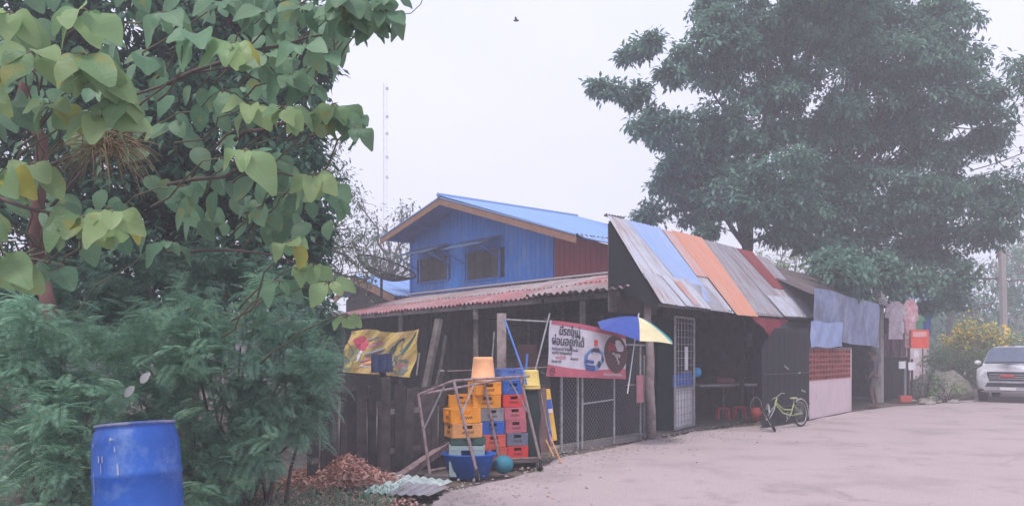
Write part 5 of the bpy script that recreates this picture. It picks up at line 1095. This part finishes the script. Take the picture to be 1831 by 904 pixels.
# local coords, facing -x (towards the road left) slightly; z up
V_ = [(0, 0, .88), (0, 0, 1.02), (.01, 0, 1.18), (-.01, 0, 1.32), (-.03, 0, 1.40), (-.06, 0, 1.49),       # 0-5 pelvis..head base
      (-.02, -.17, 1.30), (-.05, -.22, 1.06), (-.17, -.20, .90), (-.22, -.19, .84),                                    # 6-9 near arm
      (-.02, .17, 1.30), (.04, .22, 1.06), (-.03, .22, .86), (-.05, .21, .79),                                       # 10-13 far arm
      (0, -.09, .84), (-.10, -.10, .48), (-.03, -.10, .09), (-.14, -.11, .035),                                        # 14-17 near leg (forward)
      (0, .09, .84), (.06, .10, .48), (.16, .10, .11), (.07, .11, .035)]                                             # 18-21 far leg
E_ = [(0, 1), (1, 2), (2, 3), (3, 4), (4, 5), (3, 6), (6, 7), (7, 8), (8, 9), (3, 10), (10, 11), (11, 12), (12, 13), (0, 14), (14, 15), (15, 16), (16, 17), (0, 18), (18, 19), (19, 20), (20, 21)]
Rr = [(.13, .10), (.12, .095), (.14, .10), (.13, .09), .05, .05, .055, .042, .032, .028, .055, .042, .032, .028, .085, .055, .036, .03, .085, .055, .036, .03]
skin_obj('body', V_, E_, Rr, M['skin'], per)
hd = MB(); hd.sphere(pf+Vector((-.05, 0, 1.54)), .095, 16, 12, (1.05, .82, 1.25)); hd.sphere(pf+Vector((-.15, 0, 1.53)), .02, 8, 6, (1, .8, 1.3)); hd.sphere(pf+Vector((-.04, -.082, 1.54)), .02, 8, 6, (1, .5, 1.4)); hd.build('head', M['skin'], per, True)
hr = MB(); hr.sphere(pf+Vector((-.025, 0, 1.575)), .104, 16, 12, (1.05, .92, 1.1)); hr.build('hair', M['hair'], per, True)
# shirt and shorts as slightly larger skins
skin_obj('shirt', [V_[0], V_[1], V_[2], V_[3], (-.02, 0, 1.37), V_[6], (-.04, -.205, 1.14), V_[10], (.02, .205, 1.14)], [(0, 1), (1, 2), (2, 3), (3, 4), (3, 5), (5, 6), (3, 7), (7, 8)], [(.155, .12), (.145, .115), (.16, .12), (.15, .11), .065, .075, .06, .075, .06], M['shirt'], per)
skin_obj('shorts', [(0, 0, .93), V_[14], (-.085, -.10, .53), V_[18], (.05, .10, .53)], [(0, 1), (1, 2), (0, 3), (3, 4)], [(.145, .115), .10, .085, .10, .085], M['shorts'], per)
for (x_, y_, z_) in ((-.12, -.11, .0), (.09, .11, .0)): MB().cbox(pf+Vector((x_, y_, .013)), .25, .09, .024).build('sandal', M['sandal'], per, bevel=.01)

# ------------------------------------------------------------------ pickup truck
ck0 = Vector((15.25, 24.1, 0)); 
truck = thing('pickup_truck', ck0, 'silver pickup truck parked facing the camera at the right edge', 'pickup truck')
yaw = Matrix.Translation(ck0) @ Matrix.Rotation(R_(-38), 4, 'Z') @ Matrix.Scale(.95, 4, (1, 0, 0))
def loft(secs, name, m, par, smooth=True, bevel=0):
    """secs: list of (y, [(x,z)...]) right half profile mirrored"""
    s = MB(); rings = []
    for (y, pr) in secs:
        full = [(x, z) for x, z in pr]+[(-x, z) for x, z in reversed(pr)]; base = len(s.v)
        for (x, z) in full: s.v.append(tuple(yaw @ Vector((x, y, z))))
        rings.append((base, len(full)))
    for (b0_, n), (b1_, _) in zip(rings, rings[1:]):
        for k in range(n): s.f.append((b0_+k, b0_+(k+1) % n, b1_+(k+1) % n, b1_+k))
    s.f.append(tuple(rings[0][0]+k for k in range(rings[0][1]))[::-1]); s.f.append(tuple(rings[-1][0]+k for k in range(rings[-1][1])))
    return s.build(name, m, par, smooth, bevel)
lo = [(0, .38), (.80, .38), (.90, .48)]
body = loft([(-.04, [(0, .40), (.62, .40), (.76, .52), (.82, .72), (.80, .93), (.70, .98), (0, 1.0)]), (.03, [(0, .32), (.70, .32), (.84, .46), (.88, .72), (.86, .98), (.74, 1.05), (0, 1.08)]), (.35, [(0, .34), (.80, .34), (.91, .5), (.925, .76), (.91, 1.03), (.78, 1.11), (0, 1.15)]),
             (1.25, [(0, .34), (.82, .34), (.925, .5), (.935, .8), (.92, 1.08), (.80, 1.17), (0, 1.21)]), (1.5, [(0, .34), (.84, .34), (.93, .5), (.935, .85), (.92, 1.10), (.82, 1.14), (0, 1.16)]), (3.2, [(0, .34), (.84, .34), (.93, .5), (.93, .85), (.91, 1.08), (.8, 1.12), (0, 1.12)]), (5.1, [(0, .45), (.84, .45), (.92, .55), (.92, .85), (.90, 1.08), (.8, 1.1), (0, 1.1)])], 'body', M['carpaint'], truck)
cab = loft([(1.10, [(0, 1.0), (.82, 1.0), (.85, 1.14), (.82, 1.17), (0, 1.20)]), (1.85, [(0, 1.0), (.84, 1.0), (.86, 1.2), (.73, 1.62), (.62, 1.69), (0, 1.72)]), (2.5, [(0, 1.0), (.84, 1.0), (.87, 1.2), (.75, 1.68), (.64, 1.75), (0, 1.78)]), (3.2, [(0, 1.0), (.84, 1.0), (.87, 1.2), (.75, 1.67), (.64, 1.73), (0, 1.75)]), (3.5, [(0, 1.0), (.84, 1.0), (.86, 1.2), (.76, 1.3), (.6, 1.33), (0, 1.34)])], 'cab', M['carpaint'], truck, True)
def cq(pts, name, m, par=truck, d=(0, -.006, 0)):
    s = MB(); P = [yaw @ Vector(p) for p in pts]; n = len(P); dd = Vector(d)
    s.v = [tuple(p) for p in P]+[tuple(p+dd) for p in P]; s.f = [tuple(range(n, 2*n)), tuple(range(n))[::-1]]+[(i, (i+1) % n, n+(i+1) % n, n+i) for i in range(n)]; return s.build(name, m, par)
cq([(-.79, 1.09, 1.235), (.79, 1.09, 1.235), (.69, 1.78, 1.66), (.56, 1.79, 1.70), (-.56, 1.79, 1.70), (-.69, 1.78, 1.66)], 'windscreen', M['glass'], d=(0, -.03, .03))
gl_ = cq([(-.50, -.045, .68), (.50, -.045, .68), (.58, -.045, .90), (.56, -.045, .96), (-.56, -.045, .96), (-.58, -.045, .90)], 'grille', M['dark_plastic'], d=(0, -.02, 0))
for z in (.74, .80, .87): cq([(-.5, -.066, z), (.5, -.066, z), (.5, -.066, z+.018), (-.5, -.066, z+.018)], 'grille_bar', M['chrome'], gl_)
cq([(-.20, -.078, .80), (.20, -.078, .80), (.18, -.078, .875), (-.18, -.078, .875)], 'badge', M['red'], gl_)
cq([(-.62, -.045, .50), (.62, -.045, .50), (.56, -.045, .62), (-.56, -.045, .62)], 'lower_intake', M['dark_plastic'], d=(0, -.03, 0))
cq([(-.22, -.05, .40), (.22, -.05, .40), (.22, -.05, .49), (-.22, -.05, .49)], 'number_plate', M['signwhite'], d=(0, -.04, 0))
cq([(-.78, .02, .36), (.78, .02, .36), (.78, .02, .42), (-.78, .02, .42)], 'lower_bumper', M['dark_plastic'], d=(0, -.05, 0))
for s_ in (-1, 1):
    cq([(s_*.60, -.03, .78), (s_*.82, .0, .78), (s_*.90, .22, .88), (s_*.89, .25, 1.02), (s_*.82, .03, 1.00), (s_*.62, -.03, .96)], 'headlight', M['lamp'], d=(0, -.04, .004))
    cq([(s_*.66, .0, .52), (s_*.76, .05, .52), (s_*.76, .05, .60), (s_*.66, .0, .60)], 'fog_lamp', M['lamp'], d=(0, -.03, 0))
    mr = MB(); mr.sphere(yaw @ Vector((s_*1.0, 1.25, 1.22)), .13, 12, 8, (.95, .5, .65)); mi = mr.build('mirror', M['carpaint'], truck, True); MB().beam(yaw @ Vector((s_*.84, 1.3, 1.12)), yaw @ Vector((s_*.95, 1.27, 1.18)), .04, .04).build('mirror_arm', M['dark_plastic'], mi)
    cq([(s_*.835, 1.5, 1.18), (s_*.845, 3.2, 1.18), (s_*.74, 3.1, 1.62), (s_*.735, 2.1, 1.62)], 'side_window', M['glass'], d=(s_*.05, 0, .02))
    for y_ in (.95, 4.2):
        Mw = yaw @ Matrix.Translation((s_*.80, y_, .36)) @ Matrix.Rotation(R_(90), 4, 'Y'); t_ = MB(); t_.lathe([(.2, -.12), (.33, -.12), (.36, -.09), (.36, .09), (.33, .12), (.2, .12)], 28, Mw); tw = t_.build('tyre', M['rubber'], truck, True)
        r_ = MB(); r_.lathe([(.001, -.09), (.18, -.10), (.21, -.11), (.21, .11), (.18, .10), (.001, .09)], 20, Mw); r_.build('rim', M['chrome'], tw, True)
for s_ in (-1, 1): MB().tube([yaw @ Vector((s_*.3-.25, 1.22, 1.19)), yaw @ Vector((s_*.3+.1, 1.28, 1.215))], .008, 5).build('wiper', M['dark_plastic'], truck)
# low loose bird
bc_ = W(923, 37, 30); bird = thing('bird', bc_, 'tiny dark bird flying in the open sky', 'bird')
MB().sphere(bc_, .055, 10, 8, (2.0, .8, .8)).build('body', M['hair'], bird, True)
for s_ in (-1, 1): MB().quad(bc_+Vector((-.05, 0, .02)), bc_+Vector((.05, 0, .02)), bc_+Vector((.0, s_*.16, .08)), bc_+Vector((-.06, s_*.14, .08))).build('wing', M['hair'], bird)

# ------------------------------------------------------------------ left: near foliage
# fill tree: dense small-leaved, behind the big leaves
fill = [(x_, y_, r) for (x_, y_, r) in ((60, 60, 150), (220, 60, 150), (380, 80, 140), (500, 70, 90), (60, 240, 150), (230, 260, 150), (380, 250, 140), (500, 220, 80), (60, 430, 150), (230, 430, 140), (380, 420, 130), (500, 340, 95), (530, 280, 55), (490, 450, 100), (540, 400, 60), (545, 500, 55), (60, 560, 100), (560, 130, 40), (560, 210, 36), (540, 40, 46), (420, -20, 100))]
t_, _ = tree('dense dark small-leaved tree filling the left side behind the big leaves', (-4.6, 11, 0), (-4.4, 11, 2.4), .16, fill, 11.2, .6, 190, 16, .2, .15, M['small'], M['redbark'], name='dense_tree', nl=12, aspect=.5)
# big-leaved tree
tk = thing('big_leaved_tree', (-4.05, 7.3, 0), 'nearby tree with very large pale green drooping leaves, top left', 'tree')
trk = MB(); limb(trk, (-4.05, 7.3, 0), W(70, 480, 7.0), .075, .06, .02, 5, 10); limb(trk, W(70, 480, 7.0), W(60, 100, 6.5), .06, .045, .04, 5, 8); trk.build('trunk', M['redbark'], tk, True)
sprigs = [ # px,py,Y, n leaves, length m, bright
 (150, 15, 4.9, 6, .34, 1), (60, 90, 4.9, 5, .36, 1), (150, 95, 4.8, 5, .36, 1), (175, 130, 4.9, 5, .30, 1), (90, 185, 5.0, 6, .28, 1), (215, 170, 4.9, 7, .28, 1), (185, 205, 4.9, 5, .34, 1), (10, 300, 4.8, 6, .34, 1), (60, 290, 5.2, 5, .32, 1), (150, 385, 4.8, 8, .34, 1), (200, 375, 4.8, 6, .32, 1), (5, 450, 4.7, 5, .34, 1), (100, 480, 5.3, 4, .3, 0),
 (350, 60, 5.6, 6, .34, 0), (420, 75, 5.6, 6, .32, 1), (480, 95, 5.7, 6, .30, 0), (545, 80, 5.6, 7, .28, 0), (585, 95, 5.7, 4, .26, 0), (450, 185, 5.6, 6, .30, 1), (510, 190, 5.6, 7, .28, 1), (560, 200, 5.7, 6, .28, 1), (610, 200, 5.8, 5, .24, 0), (640, 205, 5.8, 4, .20, 0), (440, 265, 5.4, 5, .36, 1), (560, 310, 5.8, 6, .32, 1), (600, 325, 5.9, 4, .28, 0),
 (620, -8, 5.8, 7, .28, 0), (665, -2, 5.8, 7, .26, 0), (700, -15, 5.9, 6, .26, 0), (655, 35, 5.9, 4, .22, 0), (300, 20, 5.8, 6, .34, 0), (640, 25, 5.9, 6, .26, 0), (690, 18, 5.9, 6, .26, 0), (662, 48, 5.9, 4, .22, 0), (610, 10, 5.8, 6, .28, 0), (635, 225, 5.8, 4, .22, 0), (600, 185, 5.7, 6, .28, 1), (260, 100, 6.0, 5, .3, 0), (520, 430, 5.9, 6, .28, 1), (470, 370, 6.1, 6, .28, 0), (560, 470, 5.9, 6, .28, 1), (590, 500, 5.9, 4, .28, 1), (500, 500, 6.0, 5, .26, 0), (400, 160, 6.1, 5, .3, 0), (540, 10, 5.8, 7, .3, 0), (590, 30, 5.8, 5, .26, 0), (480, 20, 5.9, 7, .3, 0), (400, 5, 6.0, 7, .3, 0), (20, 180, 5.3, 5, .34, 0), (520, 130, 5.8, 6, .28, 0), (560, 150, 5.8, 5, .26, 0), (330, 330, 6.4, 5, .28, 0), (300, 430, 6.4, 5, .28, 0), (620, 560, 6.1, 3, .2, 1), (20, 20, 5.0, 6, .34, 1), (-30, 150, 4.8, 6, .34, 1), (-30, 380, 4.8, 6, .34, 1)]
Vt, Qt, UVt = T7
def leafmesh(seed):
    r = random.Random(seed); v = Vt.copy(); wav = r.uniform(.02, .05); ph = r.uniform(0, 6)
    v[:, 1] *= 1+.12*np.sin(v[:, 0]*7+ph); v[:, 1] += r.uniform(-.12, .12)*v[:, 0]**2; v[:, 2] += r.uniform(-.1, .35)*v[:, 1]**2*2; v[:, 2] += wav*1.6*np.sin(v[:, 0]*9+ph)*np.abs(v[:, 1])*2; v[:, 2] -= r.uniform(.0, .25)*v[:, 0]**2
    me = bpy.data.meshes.new('leaf'); me.from_pydata([(a, b*.74, c) for a, b, c in v.tolist()], [], Qt.tolist()); ul = me.uv_layers.new(name='UVMap')
    for lp in me.loops: ul.data[lp.index].uv = UVt[lp.vertex_index]
    me.polygons.foreach_set('use_smooth', [True]*len(me.polygons)); me.update(); return me
LM = {}
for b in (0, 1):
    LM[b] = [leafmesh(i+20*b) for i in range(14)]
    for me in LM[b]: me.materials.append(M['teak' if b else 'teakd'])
n = 330; P_ = np.array([W(random.uniform(-40, 610) if k % 3 else random.gauss(540, 40), random.uniform(-40, 430), 6.3+random.random()*1.6) for k in range(n)])
keep = [not (p[0]/p[1]*F+CX > 470+90*math.sin((HZ-(p[2]-EYE)/p[1]*F)*.022)+60) for p in P_]; P_ = P_[keep]; n = len(P_)
D_ = np.stack([rng.normal(0, .8, n), rng.normal(-.1, .5, n), rng.uniform(-1.2, -.1, n)], -1); L2_ = rng.uniform(.16, .27, n)
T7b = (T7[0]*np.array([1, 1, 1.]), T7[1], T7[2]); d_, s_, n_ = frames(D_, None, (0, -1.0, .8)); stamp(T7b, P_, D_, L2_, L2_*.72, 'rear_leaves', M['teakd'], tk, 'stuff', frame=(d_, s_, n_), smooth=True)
twg = MB(); nleaf = 0
for (px, py, Y, n, ln, br) in sprigs:
    c = W(px, py, Y+random.uniform(-.15, .15)); a0 = random.uniform(0, 6)
    for k in range(n):
        a = a0+k*2*math.pi/n+random.uniform(-.3, .3); dr = random.uniform(-1.1, -.15)
        d = Vector((math.cos(a), math.sin(a)*.9-.15, dr)).normalized(); up = Vector((random.gauss(0, .35), -1.0+random.gauss(0, .4), .8)).normalized()
        s = up.cross(d).normalized(); nn_ = d.cross(s); L_ = ln*random.uniform(.5, 1.12)*.78; st = .04
        mt = Matrix((d, s, nn_)).transposed().to_4x4(); mt = Matrix.Translation(c+d*st-ORG[tk.name]) @ mt @ Matrix.Diagonal((L_, L_, L_, 1))
        o = bpy.data.objects.new('leaf', random.choice(LM[br])); COL.objects.link(o); o.parent = tk; o.matrix_basis = mt; nleaf += 1
        twg.tube([c, c+d*(st+.02)], .004, 4)
    root = W(px+random.uniform(-120, 0)-60, py+random.uniform(40, 160), Y+.8) if px > 100 else W(70, min(470, py+150), 6.8)
    limb(twg, root, c, .010, .004, .05, 6, 5)
twg.build('branch', M['twig'], tk, True)
for (a, b) in (((-20, 350, 5.2), (140, 410, 4.9)), ((75, 400, 7.), (300, 150, 6.3)), ((75, 300, 7.), (420, 120, 6.2)), ((300, 150, 6.3), (600, 60, 6.)), ((420, 250, 6.3), (610, 210, 5.9)), ((300, 330, 6.6), (600, 320, 6.0)), ((300, 450, 6.8), (560, 480, 6.1))):
    bm_ = MB(); limb(bm_, W(*a), W(*b), .018, .007, .05, 7, 6); bm_.build('branch', M['bark'], tk, True)
# trailing vine tip at the top
tag(MB().tube([W(714, 26, 5.9), W(735, 24, 5.9), W(752, 8, 5.9), W(758, -8, 5.9)], .0035, 4).build('vine_tip', M['bark']), 'thin curling vine tip against the sky beside the topmost leaves', 'vine')
# dry grass tuft
tf = thing('dry_grass_tuft', W(200, 290, 5.5), 'tuft of long dry straw-coloured blades caught among the big leaves', 'dry grass')
bl = MB()
for i in range(130):
    a = W(random.gauss(185, 14), random.gauss(262, 12), 5.5+random.uniform(-.1, .1)); sgn = 1 if random.random() < .75 else -1
    ex = Vector((random.uniform(.05, .42)*sgn, random.uniform(-.15, .1), 0)); dn = random.uniform(-.02, .36); pts_ = [a+ex*t_+UP*(.05*math.sin(t_*3)-dn*t_*t_) for t_ in (0, .25, .5, .75, 1)]
    bl.tube(pts_, [.0035, .004, .0035, .003, .001], 3, False)
bl.build('blade', M['straw'], tf)['kind'] = 'stuff'
# fine-leaved shrubs: bipinnate fronds
def frond_template():
    V, Q = [], []
    def q(*P): n = len(V); V.extend(P); Q.append((n, n+1, n+2, n+3))
    q((0, -.006, 0), (0, .006, 0), (1, .004, -.25), (1, -.004, -.25))
    for i in range(13):
        u = .10+.07*i; z = -.25*u*u; l = (.30*math.sin(math.pi*(.28+.64*i/13))+.03)*(1+.12*math.sin(i*2.3))
        for s_ in (-1, 1):
            q((u, 0, z), (u+l*.26-.006, s_*l*.5, z+.012), (u+l*.46, s_*l, z-.07*l-.03), (u+l*.26+.022, s_*l*.48, z-.012))
    V = np.array(V, float); return V, np.array(Q), V[:, :2].copy()
FT = frond_template()
def fern_shrub(name, label, blobs, Y0, dy, base, dens=70, per=3, L=.26, m=None):
    t = thing(name, base, label, 'shrub'); sh = shoots_from_blobs(blobs, dens, Y0, dy, 1.0); sh = sh[sh[:, 2] > .03]
    st = MB()
    for b in blobs:
        tgt = W(b[0], b[1], Y0); tgt.z = max(tgt.z, .15); limb(st, Vector(base)+Vector((random.uniform(-.3, .3), random.uniform(-.2, .2), 0)), tgt, .022, .008, .08, 4, 5)
    st.build('stem', M['bark'], t)
    per *= 7; n = len(sh)*per; P = np.repeat(sh, per, 0)+rng.normal(0, .07, (n, 3)); D = rdir(n, .25); D[:, 1] -= .35; D[:, 2] *= .7
    Ln = rng.uniform(.5, 1.15, n)*L*.9; stamp(FT, P, D, Ln, Ln, 'foliage', m or M['fern'], t, 'stuff', uvs=False); return t
fern_shrub('feathery_shrub', 'feathery fine-leaved shrub at the lower left behind the blue drum', [(30, 600, 90), (110, 640, 95), (40, 720, 100), (130, 760, 90), (60, 850, 100), (170, 690, 60), (150, 860, 60), (-40, 700, 100)], 6.6, .25, (-3.9, 6.7, 0), 85, 3, .24)
fern_shrub('feathery_shrub', 'feathery fine-leaved shrub in the lower middle left, right of the blue drum', [(250, 620, 90), (340, 600, 90), (430, 620, 90), (520, 640, 70), (300, 720, 100), (400, 720, 100), (490, 720, 90), (560, 690, 55), (420, 820, 70), (470, 780, 70), (550, 735, 40), (350, 560, 80), (480, 560, 70), (400, 870, 45), (540, 600, 50), (570, 640, 36), (360, 850, 50)], 7.6, .3, (-2.6, 7.9, 0), 75, 3, .25)
fern_shrub('feathery_shrub', 'darker feathery shrub between the big-leaved tree and the shrubs below it', [(150, 540, 90), (260, 500, 90), (380, 500, 90), (470, 500, 70), (560, 560, 50), (540, 530, 50), (60, 520, 80), (200, 590, 80), (580, 600, 30)], 8.8, .3, (-3.2, 9.0, 0), 60, 3, .24, M['small'])
fern_shrub('feathery_shrub', 'dark feathery undergrowth low behind the blue drum', [(220, 820, 90), (330, 820, 90), (250, 720, 80), (180, 760, 70), (340, 880, 60), (100, 820, 100)], 8.6, .3, (-3.8, 8.9, 0), 55, 3, .24, M['small'])
# pale dead leaves on the shrub
pl_ = np.array([W(240, 690, 6.0), W(252, 684, 6.0)]); o = stamp(T7, pl_, np.array([[-.5, -.3, -.5], [.5, -.2, .6]]), np.array([.12, .10]), np.array([.06, .06]), 'dead_leaf', M['paleleaf'], None, None, frame=(np.array([[-.7, -.1, -.7], [.6, -.1, .8]]), np.array([[.7, 0, -.7], [.8, 0, -.6]]), np.array([[0, -1, 0], [0, -1, 0.]])))
tag(o, 'pale whitish dead leaf resting on the feathery shrub above the blue drum', 'dead leaf')
# dry leaf pile
dl = thing('dry_leaf_pile', G(600, 862), 'heap of curled reddish brown dry leaves at the foot of the shrub', 'leaf pile')
n = 6500; cx_ = G(600, 872); rr_ = np.sqrt(rng.random(n)); an_ = rng.random(n)*6.283; X_ = cx_.x+rr_*np.cos(an_)*.72; Y_ = cx_.y+.3+rr_*np.sin(an_)*.55; Z_ = .25*(1-rr_**1.4)*rng.uniform(.3, 1.05, n)+.02+.08*np.sin(X_*9)*(1-rr_)
Dd = rdir(n, -.1); Ld = rng.uniform(.035, .095, n); stamp(tmpl_leaf(3, .6, .5), np.stack([X_, Y_, Z_], -1), Dd, Ld, Ld*.55, 'dry_leaves', M['dry'], dl, 'stuff', uvs=False)
md = MB(); md.sphere((cx_.x, cx_.y+.3, 0), .5, 20, 8, (1.2, .85, .24)); md.build('pile_core', M['dirt'], dl, True)
n = 1500; X_ = rng.uniform(-3.6, -1.0, n); Y_ = rng.uniform(7.6, 9.2, n); o = stamp(tmpl_leaf(3, .5, .5), np.stack([X_, Y_, np.full(n, .01)], -1), rdir(n)*np.array([1, 1, .15]), rng.uniform(.04, .08, n), rng.uniform(.02, .05, n), 'leaf_litter', M['dry'], None, 'stuff', uvs=False); tag(o, 'scattered dry leaf litter on the dirt below the shrubs', 'leaf litter')
# low weeds at foot of shrub, along road edge
n = 1400; X_ = rng.uniform(-3.6, -1.2, n); Y_ = rng.uniform(7.2, 9., n); o = stamp(T2, np.stack([X_, Y_, np.zeros(n)], -1), rdir(n, -1.5), rng.uniform(.05, .15, n), rng.uniform(.008, .014, n), 'grass', M['fern'], None, 'stuff', uvs=False); tag(o, 'sparse short grass and weeds at the foot of the shrubs', 'grass')
# ------------------------------------------------------------------ blue drum
dr = thing('blue_drum', (-2.62, 5.4, 0), 'large scuffed blue plastic drum standing in front of the shrubs', 'drum')
ORG[dr.name] = Vector((0, 0, 0)); H_ = 1.04
prof = [(.001, 0), (.27, 0), (.30, .03), (.305, .30), (.315, .32), (.305, .34), (.302, .66), (.312, .68), (.302, .70), (.296, .90), (.278, .985), (.262, 1.0), (.268, 1.012), (.268, 1.035), (.255, 1.04), (.25, 1.02), (.001, 1.015)]
MB().lathe(prof, 48, None).build('drum_body', M['barrel'], dr, True)
MB().lathe([(.262, 1.015), (.278, 1.02), (.278, 1.034), (.262, 1.038)], 48, None).build('lid_rim', mat('worn_rim', (.35, .33, .38), (.08, .14, .4), .6, 8), dr, True)
sc_ = []
for (a, z, h, wv) in ((-2.28, .64, .15, .010), (-2.05, .80, .05, .016), (-1.98, .74, .07, .010), (-1.93, .80, .05, .012), (-1.55, .72, .09, .014), (-1.60, .86, .04, .012), (-2.25, .90, .03, .02), (-1.7, .93, .02, .05), (-1.35, .4, .05, .01)):
    s = MB(); r = .3085
    for k in range(3): a0 = a+k*wv; s.quad((r*math.cos(a0), r*math.sin(a0), z-h/2+.01*k), (r*math.cos(a0+wv), r*math.sin(a0+wv), z-h/2), (r*math.cos(a0+wv), r*math.sin(a0+wv), z+h/2-.012*k), (r*math.cos(a0), r*math.sin(a0), z+h/2))
    s.build('scuff_mark', M['c_mint'] if False else plain('scuff', (.4, .45, .62)) or M['scuff'], dr)
dr.rotation_euler = (R_(-5), R_(-5), 0); dr.location = (-2.60, 5.50, .02); dr.scale = (.96, .96, 1)
# ------------------------------------------------------------------ haze volume, added to lift the dark tones
hz = MB().box((-120, -12, -1.1), (330, 0, 0), (0, 180, 0), (0, 0, 40)).build('haze', None); tag(hz, 'thin pale haze volume added over the whole scene to lift its darks', 'haze', kind='stuff')
hm = bpy.data.materials.new('haze'); hm.use_nodes = True; t = hm.node_tree; t.nodes.clear(); oo = t.nodes.new('ShaderNodeOutputMaterial'); pv = t.nodes.new('ShaderNodeVolumePrincipled')
pv.inputs['Color'].default_value = (.93, .93, 1, 1); pv.inputs['Density'].default_value = .0058; t.links.new(pv.outputs[0], oo.inputs['Volume']); hz.data.materials.append(hm)
